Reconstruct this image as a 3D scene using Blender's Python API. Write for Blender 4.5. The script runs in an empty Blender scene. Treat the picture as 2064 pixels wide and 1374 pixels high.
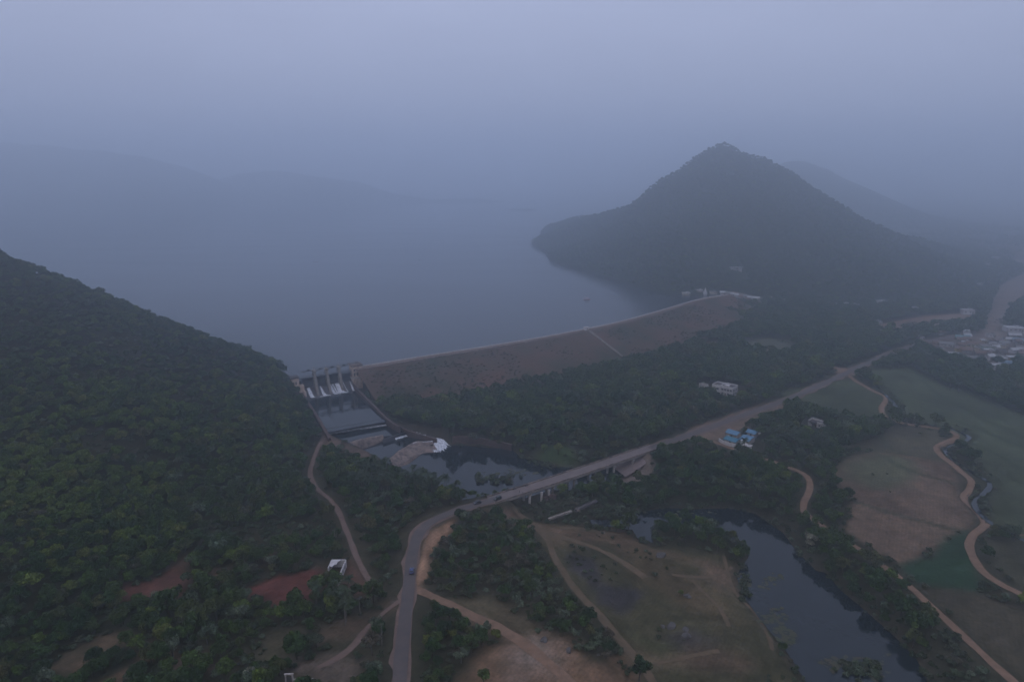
import bpy, bmesh, math, random
import numpy as np
from mathutils import Vector, Matrix
from mathutils.geometry import tessellate_polygon

random.seed(7)
RNG = np.random.default_rng(11)
C = bpy.context.scene
COL = C.collection
R = math.radians

# ------------------------------------------------------------------ camera
CAMH = 160.0
FPX = 1376.0                     # focal length in pixels of the 2064 px wide photograph
PITCH = math.atan(337.0 / FPX)
cam_d = bpy.data.cameras.new('camera')
cam_d.sensor_width = 36.0
cam_d.lens = 36.0 * FPX / 2064.0
cam_d.clip_start = 1.0
cam_d.clip_end = 30000.0
cam = bpy.data.objects.new('camera', cam_d)
COL.objects.link(cam)
cam.location = (0, 0, CAMH)
cam.rotation_euler = (math.pi / 2 - PITCH, 0, 0)
C.camera = cam

# ------------------------------------------------------------------ sky, sun, exposure
SUN_EL, SUN_AZ = R(38), R(205)   # a veiled low light from behind the camera
ZENITH = 1.7
w = bpy.data.worlds.new('World')
C.world = w
w.use_nodes = True
nt = w.node_tree
nt.nodes.clear()
out = nt.nodes.new('ShaderNodeOutputWorld')
bg = nt.nodes.new('ShaderNodeBackground')
sky = nt.nodes.new('ShaderNodeTexSky')
sky.sky_type = 'NISHITA'
sky.sun_disc = False
sky.sun_elevation = SUN_EL
sky.sun_rotation = SUN_AZ
sky.dust_density = 4.0
sky.air_density = 1.2
sky.ozone_density = 2.0
mx = nt.nodes.new('ShaderNodeMix')
mx.data_type = 'RGBA'
mx.inputs['Factor'].default_value = 0.85
mx.inputs['B'].default_value = (4.2, 4.45, 6.1, 1)     # even lavender overcast
nt.links.new(sky.outputs['Color'], mx.inputs['A'])
tcs = nt.nodes.new('ShaderNodeTexCoord')
mps = nt.nodes.new('ShaderNodeMapping')
mps.inputs['Scale'].default_value = (1.6, 1.6, 5.0)
nzs = nt.nodes.new('ShaderNodeTexNoise')          # soft unevenness of the cloud cover
nzs.inputs['Scale'].default_value = 1.3
nzs.inputs['Detail'].default_value = 4
nt.links.new(tcs.outputs['Generated'], mps.inputs['Vector'])
nt.links.new(mps.outputs['Vector'], nzs.inputs['Vector'])
mrs = nt.nodes.new('ShaderNodeMapRange')
mrs.inputs['From Min'].default_value = 0.3
mrs.inputs['From Max'].default_value = 0.7
mrs.inputs['To Min'].default_value = 0.92
mrs.inputs['To Max'].default_value = 1.08
nt.links.new(nzs.outputs['Fac'], mrs.inputs['Value'])
mls = nt.nodes.new('ShaderNodeVectorMath')
mls.operation = 'SCALE'
nt.links.new(mx.outputs['Result'], mls.inputs[0])
nt.links.new(mrs.outputs['Result'], mls.inputs['Scale'])
spx = nt.nodes.new('ShaderNodeSeparateXYZ')       # an overcast sky is brighter overhead than low down
nt.links.new(tcs.outputs['Generated'], spx.inputs['Vector'])
zen = nt.nodes.new('ShaderNodeMapRange')
zen.inputs['From Min'].default_value = 0.12
zen.inputs['From Max'].default_value = 0.85
zen.inputs['To Min'].default_value = 1.0
zen.inputs['To Max'].default_value = ZENITH
nt.links.new(spx.outputs['Z'], zen.inputs['Value'])
ml2 = nt.nodes.new('ShaderNodeVectorMath')
ml2.operation = 'SCALE'
nt.links.new(mls.outputs['Vector'], ml2.inputs[0])
nt.links.new(zen.outputs['Result'], ml2.inputs['Scale'])
nt.links.new(ml2.outputs['Vector'], bg.inputs['Color'])
bg.inputs['Strength'].default_value = 0.104
nt.links.new(bg.outputs['Background'], out.inputs['Surface'])

sun_d = bpy.data.lights.new('sun', 'SUN')
sun_d.energy = 0.15
sun_d.angle = R(60)
sun_d.color = (1.0, 0.93, 0.88)
sun = bpy.data.objects.new('sun', sun_d)
COL.objects.link(sun)
sun.location = (0, 0, 900)
sun.rotation_euler = (math.pi / 2 - SUN_EL, 0, math.pi - SUN_AZ)
sd = Vector((math.sin(SUN_AZ) * math.cos(SUN_EL), math.cos(SUN_AZ) * math.cos(SUN_EL), math.sin(SUN_EL)))
sun.rotation_euler = sd.to_track_quat('Z', 'Y').to_euler()

C.view_settings.view_transform = 'Standard'
C.view_settings.look = 'None'
C.view_settings.exposure = 0.0
C.view_settings.gamma = 1.0
C.render.engine = 'CYCLES'
cy = C.cycles
cy.max_bounces = 8
cy.diffuse_bounces = 2
cy.glossy_bounces = 2
cy.transmission_bounces = 2
cy.transparent_max_bounces = 4
cy.volume_bounces = 6
cy.use_denoising = True
cy.use_adaptive_sampling = True
cy.adaptive_threshold = 0.015
cy.caustics_reflective = False
cy.caustics_refractive = False

HAZE_DENSITY = 0.00089
HAZE_ANISO = 0.82
HAZE_COLOR = (0.86, 0.93, 1.0)

# ------------------------------------------------------------------ pixel -> place on the ground
SP, CP = math.sin(PITCH), math.cos(PITCH)


def P(px, py, z=0.0):
    """The place at height z seen at pixel (px, py) of the photograph."""
    u = (px - 1032.0) / FPX
    v = (py - 687.0) / FPX
    t = (CAMH - z) / (SP + v * CP)
    return np.array([u * t, t * (CP - v * SP), z])


def PD(px, py, d):
    u = (px - 1032.0) / FPX
    v = (py - 687.0) / FPX
    return np.array([u * d, d * (CP - v * SP), CAMH - d * (SP + v * CP)])


def project(x, y, z):
    dz = z - CAMH
    depth = y * CP - dz * SP
    up = y * SP + dz * CP
    depth = np.where(depth < 1, 1, depth)
    return 1032 + FPX * x / depth, 687 - FPX * up / depth, depth


def PX(lst, z=0.0):
    return np.array([P(a, b, z) for a, b in lst])


# ------------------------------------------------------------------ noise and planar helpers
def _hash(ix, iy, seed):
    n = (ix.astype(np.int64) * 374761393 + iy.astype(np.int64) * 668265263 + seed * 1442695) & 0x7fffffff
    n = ((n ^ (n >> 13)) * 1274126177) & 0x7fffffff
    n = n ^ (n >> 16)
    return (n & 0xffff) / 65535.0


def vnoise(x, y, scale, seed=0):
    x = np.asarray(x, float) / scale
    y = np.asarray(y, float) / scale
    ix, iy = np.floor(x), np.floor(y)
    fx, fy = x - ix, y - iy
    fx = fx * fx * (3 - 2 * fx)
    fy = fy * fy * (3 - 2 * fy)
    a, b = _hash(ix, iy, seed), _hash(ix + 1, iy, seed)
    c, d = _hash(ix, iy + 1, seed), _hash(ix + 1, iy + 1, seed)
    return (a * (1 - fx) + b * fx) * (1 - fy) + (c * (1 - fx) + d * fx) * fy


def fbm(x, y, scale, seed=0, octs=4):
    s, a, t = 0, 1.0, 0
    for k in range(octs):
        s = s + a * vnoise(x, y, scale / 2 ** k, seed + k * 17)
        t += a
        a *= 0.5
    return s / t


def seg_near(pts, x, y):
    """Distance to a polyline and the polyline's height there."""
    pts = np.asarray(pts, float)
    best = np.full(x.shape, 1e9)
    zz = np.zeros(x.shape)
    for a, b in zip(pts[:-1], pts[1:]):
        d = b[:2] - a[:2]
        L = max(d @ d, 1e-9)
        t = np.clip(((x - a[0]) * d[0] + (y - a[1]) * d[1]) / L, 0, 1)
        q = np.hypot(x - a[0] - t * d[0], y - a[1] - t * d[1])
        m = q < best
        best = np.where(m, q, best)
        if len(a) > 2:
            zz = np.where(m, a[2] + t * (b[2] - a[2]), zz)
    return best, zz


def sdist(poly, x, y):
    """Signed distance to a polygon, negative inside."""
    poly = np.asarray(poly, float)[:, :2]
    d, _ = seg_near(np.vstack([poly, poly[:1]]), x, y)
    ins = np.zeros(x.shape, bool)
    n = len(poly)
    for i in range(n):
        (x0, y0), (x1, y1) = poly[i], poly[(i + 1) % n]
        if y0 == y1:
            continue
        c = ((y0 > y) != (y1 > y)) & (x < (x1 - x0) * (y - y0) / (y1 - y0) + x0)
        ins ^= c
    return np.where(ins, -d, d)


def smooth(a, b, v):
    t = np.clip((v - a) / (b - a), 0, 1)
    return t * t * (3 - 2 * t)


def catmull(pts, step=3.0):
    pts = np.asarray(pts, float)
    o = []
    n = len(pts)
    for i in range(n - 1):
        p0, p1, p2, p3 = pts[max(i - 1, 0)], pts[i], pts[i + 1], pts[min(i + 2, n - 1)]
        k = max(2, int(np.linalg.norm(p2 - p1) / step))
        for j in range(k):
            t = j / k
            o.append(0.5 * (2 * p1 + (p2 - p0) * t + (2 * p0 - 5 * p1 + 4 * p2 - p3) * t * t + (3 * p1 - p0 - 3 * p2 + p3) * t ** 3))
    o.append(pts[-1])
    return np.array(o)


def tps(pts):
    """Thin-plate surface through (x, y, z) points."""
    p = np.asarray(pts, float)
    s = 1000.0
    q = p[:, :2] / s
    n = len(q)

    def U(r2):
        return np.where(r2 > 0, r2 * np.log(np.maximum(r2, 1e-12)), 0)
    K = U(((q[:, None] - q[None]) ** 2).sum(-1)) + np.eye(n) * 1e-5
    A = np.zeros((n + 3, n + 3))
    A[:n, :n] = K
    A[:n, n] = 1
    A[:n, n + 1:] = q
    A[n, :n] = 1
    A[n + 1:, :n] = q.T
    sol = np.linalg.solve(A, np.concatenate([p[:, 2], [0, 0, 0]]))

    def f(x, y):
        x, y = np.asarray(x, float) / s, np.asarray(y, float) / s
        r = sol[n] + sol[n + 1] * x + sol[n + 2] * y
        for i in range(n):
            r = r + sol[i] * U((x - q[i, 0]) ** 2 + (y - q[i, 1]) ** 2)
        return r
    return f


# ------------------------------------------------------------------ layout of the place
LAKE_Z, CREST_Z, RIVER_Z = 12.0, 16.0, -7.0
POOL1_Z, POOL2_Z, POOL3_Z = 1.0, -2.0, -4.5

# left hillside
HL_foot = [P(645, 850), P(628, 900), P(612, 960), P(622, 1010), P(606, 1080), P(540, 1140), P(420, 1190), P(260, 1225),
           P(120, 1310), P(0, 1374), P(-250, 1480)]
HL_back = [np.array(v, float) for v in [(-420, 60, 0), (-760, 120, 0), (-900, 420, 0), (-700, 680, 0), (-330, 640, 2),
                                        (-225, 560, 6), (-185, 515, 9), (-168, 492, 10), (-154, 474, 4)]]
HL_poly = np.array(HL_foot + HL_back)
HL_ctrl = HL_foot + HL_back + [PD(*a) for a in [
    (560, 752, 497), (480, 720, 488), (420, 692, 482), (350, 660, 474), (270, 632, 466), (200, 606, 458), (130, 578, 450), (60, 550, 442),
    (0, 528, 436), (-200, 455, 420), (-500, 380, 400), (0, 900, 322), (300, 850, 372), (500, 850, 424), (450, 765, 455), (150, 760, 384),
    (0, 720, 372), (0, 1100, 262), (200, 1060, 300), (-300, 900, 290), (420, 1020, 347)]]
for a in [(560, 752, 497), (480, 716, 488), (420, 688, 482), (350, 655, 474), (270, 626, 466), (200, 600, 458), (130, 572, 450), (60, 545, 442), (0, 523, 436), (-200, 450, 420)]:
    q = PD(*a)
    nrm_ = np.array([-.35, .94])
    HL_ctrl += [np.array([q[0] + nrm_[0] * dd, q[1] + nrm_[1] * dd, max(q[2] * kk, 3)]) for dd, kk in ((28, .84), (70, .45))]
hillL_f = tps(HL_ctrl)

# the cone of a hill across the lake, and its shore
HR_shore = [P(a, b, LAKE_Z - 0.5) for a, b in [(1349, 594), (1250, 568), (1180, 549), (1110, 529), (1088, 507), (1070, 488), (1092, 479), (1116, 459), (1185, 440)]]
HR_back = [np.array(v, float) for v in [(520, 2350, 0), (900, 2100, 0), (1080, 1600, 0), (880, 1150, 0)]] + \
          [P(1960, 604), P(1850, 616), P(1700, 613), P(1580, 604), P(1480, 600, 9), P(1400, 597, 11)]
HR_poly = np.array(HR_shore + HR_back)
HR_ctrl = HR_shore + HR_back + [PD(*a) for a in [
    (1455, 300, 1280), (1432, 306, 1275), (1390, 332, 1285), (1310, 388, 1320), (1240, 416, 1420), (1165, 441, 1650), (1120, 458, 1900),
    (1500, 321, 1290), (1545, 345, 1300), (1590, 372, 1300), (1650, 408, 1300), (1700, 432, 1290), (1800, 488, 1240), (1455, 450, 1050), (1400, 520, 945),
    (1480, 545, 905), (1250, 475, 1170), (1600, 505, 980), (1700, 535, 925), (1330, 530, 960), (1850, 560, 960), (1160, 490, 1350)]]
for a in [(1455, 300, 1280), (1390, 332, 1285), (1310, 388, 1320), (1240, 416, 1420), (1165, 441, 1650), (1500, 321, 1290), (1545, 345, 1300), (1590, 372, 1300), (1650, 408, 1300), (1700, 435, 1290)]:
    q = PD(*a)
    HR_ctrl += [np.array([q[0] + q[0] / q[1] * dd, q[1] + dd, max(q[2] * kk, 4)]) for dd, kk in ((60, .86), (170, .52), (330, .15))]
hillR_f = tps(HR_ctrl)
hb0 = PD(1618, 336, 2650)        # the hill behind it

# dam
crest = catmull(PX([(716, 744), (800, 730), (900, 714), (1000, 698), (1100, 681), (1183, 665), (1250, 651), (1320, 632), (1380, 614), (1425, 602), (1472, 595)], CREST_Z), 8.0)

# spillway axis: along it (e1) and down the flow (e2)
SPO = np.array([-150.0, 473.0])
E1 = np.array([0.85, 0.527])
E2 = np.array([0.527, -0.85])


def S(a, b, z=0.0):
    p = SPO + E1 * a + E2 * b
    return np.array([p[0], p[1], z])


pool1 = PX([(606, 800), (628, 806), (655, 799), (684, 791), (716, 783), (722, 792), (760, 825), (781, 848), (774, 850), (660, 871), (650, 868)], POOL1_Z)
pool2 = PX([(660, 872), (774, 850), (795, 858), (812, 868), (838, 870), (800, 877), (772, 879), (735, 887), (706, 894), (690, 887)], POOL2_Z)
pool3 = PX([(726, 906), (752, 898), (772, 888), (838, 874), (858, 878), (880, 884), (872, 897), (845, 893), (800, 918), (785, 935), (760, 925)], POOL3_Z)
river = PX([(800, 945), (830, 935), (866, 905), (905, 898), (930, 899), (975, 903), (1030, 907), (1045, 922), (1085, 935), (1130, 942), (1180, 948),
            (1245, 935), (1262, 950), (1235, 968), (1180, 975), (1150, 985), (1110, 985), (1060, 1000), (1000, 1005), (940, 1012), (915, 1000), (880, 985), (840, 968), (805, 958)], RIVER_Z)
pond = PX([(1190, 1049), (1250, 1050), (1290, 1034), (1340, 1025), (1400, 1028), (1470, 1026), (1520, 1036), (1548, 1056), (1572, 1072), (1602, 1112), (1640, 1150), (1660, 1155), (1690, 1190), (1750, 1240),
           (1800, 1285), (1842, 1330), (1862, 1374), (1900, 1470), (1660, 1470), (1640, 1385), (1592, 1312), (1542, 1252), (1502, 1198), (1490, 1160),
           (1515, 1122), (1500, 1098), (1450, 1075), (1390, 1056), (1335, 1048), (1322, 1052), (1308, 1068), (1312, 1092), (1290, 1084), (1278, 1066), (1240, 1060), (1195, 1058)], RIVER_Z)
canals = [catmull(PX(l, -1.0), 4) for l in ([(1742, 752), (1772, 782), (1800, 808), (1808, 828), (1806, 842), (1850, 853), (1905, 858), (1948, 874), (1953, 882), (1930, 893), (1906, 905), (1930, 930),
                                              (1965, 952), (1995, 970), (1990, 985), (1968, 1005), (1968, 1022), (2000, 1052), (2064, 1085), (2160, 1130)],)]

road_px = [(790, 1480), (798, 1420), (804, 1374), (812, 1290), (820, 1220), (826, 1160), (833, 1108), (845, 1074), (870, 1050), (905, 1034), (945, 1021), (990, 1008),
           (1040, 992), (1100, 973), (1200, 940), (1310, 903), (1380, 879), (1440, 858), (1480, 843), (1540, 822), (1600, 800), (1660, 773), (1710, 750), (1760, 727), (1812, 706), (1860, 690), (1930, 676)]
ROAD_Z = 1.2
road = catmull(PX(road_px, ROAD_Z), 3.0)
bs, be = P(1000, 1005, ROAD_Z), P(1312, 902, ROAD_Z)          # ends of the bridge
i0 = int(np.argmin(np.hypot(*(road[:, :2] - bs[:2]).T)))
i1 = int(np.argmin(np.hypot(*(road[:, :2] - be[:2]).T)))
road_near, road_far = road[:i0 + 1], road[i1:]

meadow = PX([(1040, 1040), (1120, 1050), (1200, 1058), (1300, 1090), (1400, 1105), (1470, 1122), (1500, 1160), (1490, 1190), (1540, 1255), (1640, 1380), (1680, 1480), (1320, 1480),
             (1310, 1374), (1275, 1310), (1210, 1245), (1150, 1180), (1115, 1125), (1080, 1070)], -4.0)
flood = PX([(1012, 1018), (1100, 990), (1200, 958), (1275, 932), (1296, 955), (1335, 1005), (1500, 1030), (1500, 1060), (1300, 1062), (1090, 1052)], -5.0)
sill2_cut = PX([(700, 895), (735, 884), (775, 876), (842, 870), (842, 876), (788, 890), (752, 905), (722, 908)], POOL3_Z)
sill3_cut = PX([(782, 928), (815, 903), (850, 889), (892, 884), (896, 900), (866, 916), (845, 932), (812, 950)], RIVER_Z)
waters = [(sill2_cut, POOL3_Z - .3, 2), (sill3_cut, RIVER_Z + .1, 2), (pool1, POOL1_Z, 3), (pool2, POOL2_Z, 3), (pool3, POOL3_Z, 4), (river, RIVER_Z, 13), (pond, RIVER_Z, 12)]


def base_h(x, y):
    h = (fbm(x, y, 60, 3) - 0.5) * 1.4
    d = sdist(meadow, x, y)
    k = 1 - smooth(-4, 22, d)
    k2 = 1 - smooth(-3, 9, sdist(flood, x, y))
    h = h * (1 - 0.4 * k) - 4.6 * k
    return h * (1 - k2) + (-5.6 + .5 * h * 0.2) * k2


def hillL(x, y):
    d = sdist(HL_poly, x, y)
    k = 1 - smooth(-2, 30, d)
    hh = hillL_f(x, y) + (fbm(x, y, 70, 5) - .5) * 9 * smooth(0, 50, -d)
    return hh * k - 30 * (1 - k)


def hillR(x, y):
    d = sdist(HR_poly, x, y)
    k = 1 - smooth(-4, 60, d)
    hh = hillR_f(x, y) + ((fbm(x, y, 160, 9, 5) - .5) * 26 + (np.abs(fbm(x, y, 130, 15, 4) - .5) - .09) * 38) * smooth(0, 160, -d)
    return hh * k - 30 * (1 - k)


def hillB(x, y):
    a = 1 + 0.5 * (fbm(x, y, 240, 21) - .5)
    return (hb0[2] + 12) * a * np.exp(-((x - hb0[0]) / 285) ** 2 - ((y - hb0[1]) / 420) ** 2) - 12


def ground_h(x, y):
    x, y = np.asarray(x, float), np.asarray(y, float)
    h = base_h(x, y)
    for poly, zw, wd in waters:
        d = sdist(poly, x, y)
        k = smooth(0.0, wd, d)
        h = np.where(d < wd, np.minimum(h, (zw - 0.5) * (1 - k) + h * k) if zw < 0 else (zw - 0.5) * (1 - k) + h * k, h)
        h = np.where(d < 0, zw - 0.5 - np.minimum(-d * 0.2, 1.5), h)
    for rd in (road_near, road_far):
        d, z = seg_near(rd, x, y)
        k = 1 - smooth(5.0, 13, d)
        h = h * (1 - k) + (z - 0.25) * k
    for c in canals:
        d, z = seg_near(c, x, y)
        k = 1 - smooth(1.6, 4.0, d)
        h = h * (1 - k) + (-2.4) * k
    return h


def H(x, y):
    x, y = np.atleast_1d(np.asarray(x, float)), np.atleast_1d(np.asarray(y, float))
    return np.maximum(np.maximum(ground_h(x, y), hillL(x, y)), np.maximum(hillR(x, y), hillB(x, y)))


def at(px, py, z0=0.0):
    """The ground point seen at a pixel (for gentle ground)."""
    z = z0
    for _ in range(6):
        p = P(px, py, z)
        z = 0.5 * z + 0.5 * float(H(p[0], p[1])[0])
    return P(px, py, z)


# ------------------------------------------------------------------ objects, meshes, materials
def tag(o, label=None, cat=None, group=None, kind=None):
    if label:
        o['label'] = label
    if cat:
        o['category'] = cat
    if group:
        o['group'] = group
    if kind:
        o['kind'] = kind
    return o


def empty(name, loc=(0, 0, 0), rz=0.0):
    o = bpy.data.objects.new(name, None)
    COL.objects.link(o)
    o.location = tuple(float(v) for v in loc)
    o.rotation_euler = (0, 0, rz)
    o.empty_display_size = 1.0
    return o


def link(name, me, mats, parent=None, smooth_=False):
    o = bpy.data.objects.new(name, me)
    COL.objects.link(o)
    if mats is not None:
        for m in (mats if isinstance(mats, (list, tuple)) else [mats]):
            me.materials.append(m)
    if parent is not None:
        o.parent = parent
    if smooth_:
        me.polygons.foreach_set('use_smooth', [True] * len(me.polygons))
    return o


class MB:
    def __init__(s):
        s.v, s.f = [], []

    def add(s, vs, fs):
        n = len(s.v)
        s.v += [tuple(float(c) for c in v) for v in vs]
        s.f += [tuple(i + n for i in f) for f in fs]
        return s

    def box(s, cx, cy, cz, sx, sy, sz, rz=0.0, taper=1.0):
        """A box whose base centre is (cx, cy, cz)."""
        c, n = math.cos(rz), math.sin(rz)
        vs = []
        for z, k in ((0, 1.0), (sz, taper)):
            for a, b in ((-1, -1), (1, -1), (1, 1), (-1, 1)):
                x, y = a * sx / 2 * k, b * sy / 2 * k
                vs.append((cx + x * c - y * n, cy + x * n + y * c, cz + z))
        return s.add(vs, [(3, 2, 1, 0), (4, 5, 6, 7), (0, 1, 5, 4), (1, 2, 6, 5), (2, 3, 7, 6), (3, 0, 4, 7)])

    def bar(s, p, q, w, h=None):
        p, q = Vector(p), Vector(q)
        h = h or w
        d = (q - p).normalized()
        up = Vector((0, 0, 1)) if abs(d.z) < .95 else Vector((0, 1, 0))
        a = d.cross(up).normalized() * (w / 2)
        b = a.cross(d).normalized() * (h / 2)
        vs = [p - a - b, p + a - b, p + a + b, p - a + b, q - a - b, q + a - b, q + a + b, q - a + b]
        return s.add(vs, [(0, 1, 2, 3), (7, 6, 5, 4), (0, 4, 5, 1), (1, 5, 6, 2), (2, 6, 7, 3), (3, 7, 4, 0)])

    def tube(s, pts, rad, seg=7):
        n0 = len(pts)
        vs, fs = [], []
        pts = [Vector(p) for p in pts]
        for i, p in enumerate(pts):
            d = (pts[min(i + 1, n0 - 1)] - pts[max(i - 1, 0)]).normalized()
            a = d.cross(Vector((0.13, 0.31, 1)) if abs(d.z) < .9 else Vector((1, 0.2, 0))).normalized()
            b = d.cross(a).normalized()
            r = rad[i] if isinstance(rad, (list, tuple)) else rad
            for k in range(seg):
                t = 2 * math.pi * k / seg
                vs.append(p + a * (r * math.cos(t)) + b * (r * math.sin(t)))
        for i in range(n0 - 1):
            for k in range(seg):
                fs.append((i * seg + k, i * seg + (k + 1) % seg, (i + 1) * seg + (k + 1) % seg, (i + 1) * seg + k))
        fs.append(tuple(range(seg))[::-1])
        fs.append(tuple((n0 - 1) * seg + k for k in range(seg)))
        return s.add(vs, fs)

    def prism(s, pts, z0, z1):
        n = len(pts)
        vs = [(p[0], p[1], z0) for p in pts] + [(p[0], p[1], z1) for p in pts]
        fs = [tuple(range(n))[::-1], tuple(range(n, 2 * n))] + [(i, (i + 1) % n, n + (i + 1) % n, n + i) for i in range(n)]
        return s.add(vs, fs)

    def profile(s, pts, y0, y1):
        """A side outline (x, z) pulled across from y0 to y1."""
        n = len(pts)
        vs = [(p[0], y0, p[1]) for p in pts] + [(p[0], y1, p[1]) for p in pts]
        fs = [tuple(range(n)), tuple(range(n, 2 * n))[::-1]] + [((i + 1) % n, i, n + i, n + (i + 1) % n) for i in range(n)]
        return s.add(vs, fs)

    def build(s, name, mat, parent=None, smooth_=False, bevel=0.0):
        me = bpy.data.meshes.new(name)
        me.from_pydata(s.v, [], s.f)
        me.update()
        if bevel:
            bm = bmesh.new()
            bm.from_mesh(me)
            bmesh.ops.bevel(bm, geom=bm.edges[:], offset=bevel, segments=2, affect='EDGES')
            bm.to_mesh(me)
            bm.free()
        return link(name, me, mat, parent, smooth_)


def grid_mesh(name, X, Y, Z, keep=None):
    """A sheet from 2-D arrays of coordinates."""
    ny, nx = X.shape
    me = bpy.data.meshes.new(name)
    idx = np.arange(nx * ny).reshape(ny, nx)
    q = np.stack([idx[:-1, :-1], idx[:-1, 1:], idx[1:, 1:], idx[1:, :-1]], -1).reshape(-1, 4)
    co = np.stack([X, Y, Z], -1).reshape(-1, 3)
    if keep is not None:
        kq = keep.reshape(-1)[q].any(1)
        q = q[kq]
        used = np.unique(q)
        remap = np.zeros(nx * ny, int)
        remap[used] = np.arange(len(used))
        q = remap[q]
        co = co[used]
    me.vertices.add(len(co))
    me.vertices.foreach_set('co', co.astype(np.float32).ravel())
    me.loops.add(q.size)
    me.loops.foreach_set('vertex_index', q.astype(np.int32).ravel())
    me.polygons.add(len(q))
    me.polygons.foreach_set('loop_start', np.arange(0, q.size, 4, dtype=np.int32))
    me.polygons.foreach_set('use_smooth', np.ones(len(q), bool))
    me.update()
    me.validate()
    return me, co


def mat(name, col, rough=0.85, col2=None, scale=0.5, amt=0.5, bump=0.0, bscale=None, metal=0.0, spec=0.3, attr=None):
    """A procedural surface: two colours broken up by world-space noise at two sizes, with optional relief."""
    m = bpy.data.materials.new(name)
    m.use_nodes = True
    t = m.node_tree
    b = t.nodes['Principled BSDF']
    b.inputs['Roughness'].default_value = rough
    b.inputs['Metallic'].default_value = metal
    b.inputs['Specular IOR Level'].default_value = spec
    g = t.nodes.new('ShaderNodeNewGeometry')
    n1 = t.nodes.new('ShaderNodeTexNoise')
    n1.inputs['Scale'].default_value = scale
    n1.inputs['Detail'].default_value = 6
    n1.inputs['Roughness'].default_value = 0.65
    t.links.new(g.outputs['Position'], n1.inputs['Vector'])
    mr = t.nodes.new('ShaderNodeMapRange')
    mr.inputs['From Min'].default_value = 0.5 - 0.25 / max(amt, .05) * .5
    mr.inputs['From Max'].default_value = 0.5 + 0.25 / max(amt, .05) * .5
    t.links.new(n1.outputs['Fac'], mr.inputs['Value'])
    mixn = t.nodes.new('ShaderNodeMix')
    mixn.data_type = 'RGBA'
    c2 = col2 or tuple(c * 0.6 for c in col)
    mixn.inputs['A'].default_value = (*col, 1)
    mixn.inputs['B'].default_value = (*c2, 1)
    t.links.new(mr.outputs['Result'], mixn.inputs['Factor'])
    src = mixn.outputs['Result']
    if attr:
        a = t.nodes.new('ShaderNodeAttribute')
        a.attribute_name = attr
        ml = t.nodes.new('ShaderNodeMix')
        ml.data_type = 'RGBA'
        ml.blend_type = 'MULTIPLY'
        ml.inputs['Factor'].default_value = 1
        t.links.new(a.outputs['Color'], ml.inputs['A'])
        t.links.new(src, ml.inputs['B'])
        src = ml.outputs['Result']
    t.links.new(src, b.inputs['Base Color'])
    if bump:
        n2 = t.nodes.new('ShaderNodeTexNoise')
        n2.inputs['Scale'].default_value = bscale or scale * 3
        n2.inputs['Detail'].default_value = 5
        t.links.new(g.outputs['Position'], n2.inputs['Vector'])
        bp = t.nodes.new('ShaderNodeBump')
        bp.inputs['Strength'].default_value = 0.8
        bp.inputs['Distance'].default_value = bump
        t.links.new(n2.outputs['Fac'], bp.inputs['Height'])
        t.links.new(bp.outputs['Normal'], b.inputs['Normal'])
    return m


def water_mat(name, col, rough=0.06, bump=0.05, scale=0.35):
    m = mat(name, col, rough, tuple(c * .8 for c in col), 0.01, 0.6, bump, scale, spec=0.5)
    m.node_tree.nodes['Principled BSDF'].inputs['IOR'].default_value = 1.33
    return m


def leaf_mat(name, cols, patch=None, transl=0.25):
    """Leaves: each plant draws its own tint, each clump of a crown its own tone; stands of plants differ over the land."""
    m = bpy.data.materials.new(name)
    m.use_nodes = True
    t = m.node_tree
    b = t.nodes['Principled BSDF']
    b.inputs['Roughness'].default_value = 0.6
    b.inputs['Specular IOR Level'].default_value = 0.2
    oi = t.nodes.new('ShaderNodeObjectInfo')
    cr = t.nodes.new('ShaderNodeValToRGB')
    els = cr.color_ramp.elements
    els[0].color = (*cols[0], 1)
    els[1].color = (*cols[-1], 1)
    for i, c in enumerate(cols[1:-1]):
        e = els.new((i + 1) / (len(cols) - 1))
        e.color = (*c, 1)
    t.links.new(oi.outputs['Random'], cr.inputs['Fac'])
    src = cr.outputs['Color']
    if patch:
        n = t.nodes.new('ShaderNodeTexNoise')
        n.inputs['Scale'].default_value = 0.011
        n.inputs['Detail'].default_value = 3
        t.links.new(oi.outputs['Location'], n.inputs['Vector'])
        mr = t.nodes.new('ShaderNodeMapRange')
        mr.inputs['From Min'].default_value = 0.45
        mr.inputs['From Max'].default_value = 0.7
        mr.inputs['To Max'].default_value = 0.75
        t.links.new(n.outputs['Fac'], mr.inputs['Value'])
        mp = t.nodes.new('ShaderNodeMix')
        mp.data_type = 'RGBA'
        mp.inputs['B'].default_value = (*patch, 1)
        t.links.new(mr.outputs['Result'], mp.inputs['Factor'])
        t.links.new(src, mp.inputs['A'])
        src = mp.outputs['Result']
    a = t.nodes.new('ShaderNodeAttribute')
    a.attribute_name = 'tone'
    ml = t.nodes.new('ShaderNodeMix')
    ml.data_type = 'RGBA'
    ml.blend_type = 'MULTIPLY'
    ml.inputs['Factor'].default_value = 1
    t.links.new(src, ml.inputs['A'])
    t.links.new(a.outputs['Color'], ml.inputs['B'])
    t.links.new(ml.outputs['Result'], b.inputs['Base Color'])
    tr = t.nodes.new('ShaderNodeBsdfTranslucent')
    t.links.new(ml.outputs['Result'], tr.inputs['Color'])
    ms = t.nodes.new('ShaderNodeMixShader')
    ms.inputs['Fac'].default_value = transl
    t.links.new(b.outputs['BSDF'], ms.inputs[1])
    t.links.new(tr.outputs['BSDF'], ms.inputs[2])
    t.links.new(ms.outputs['Shader'], t.nodes['Material Output'].inputs['Surface'])
    return m


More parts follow.
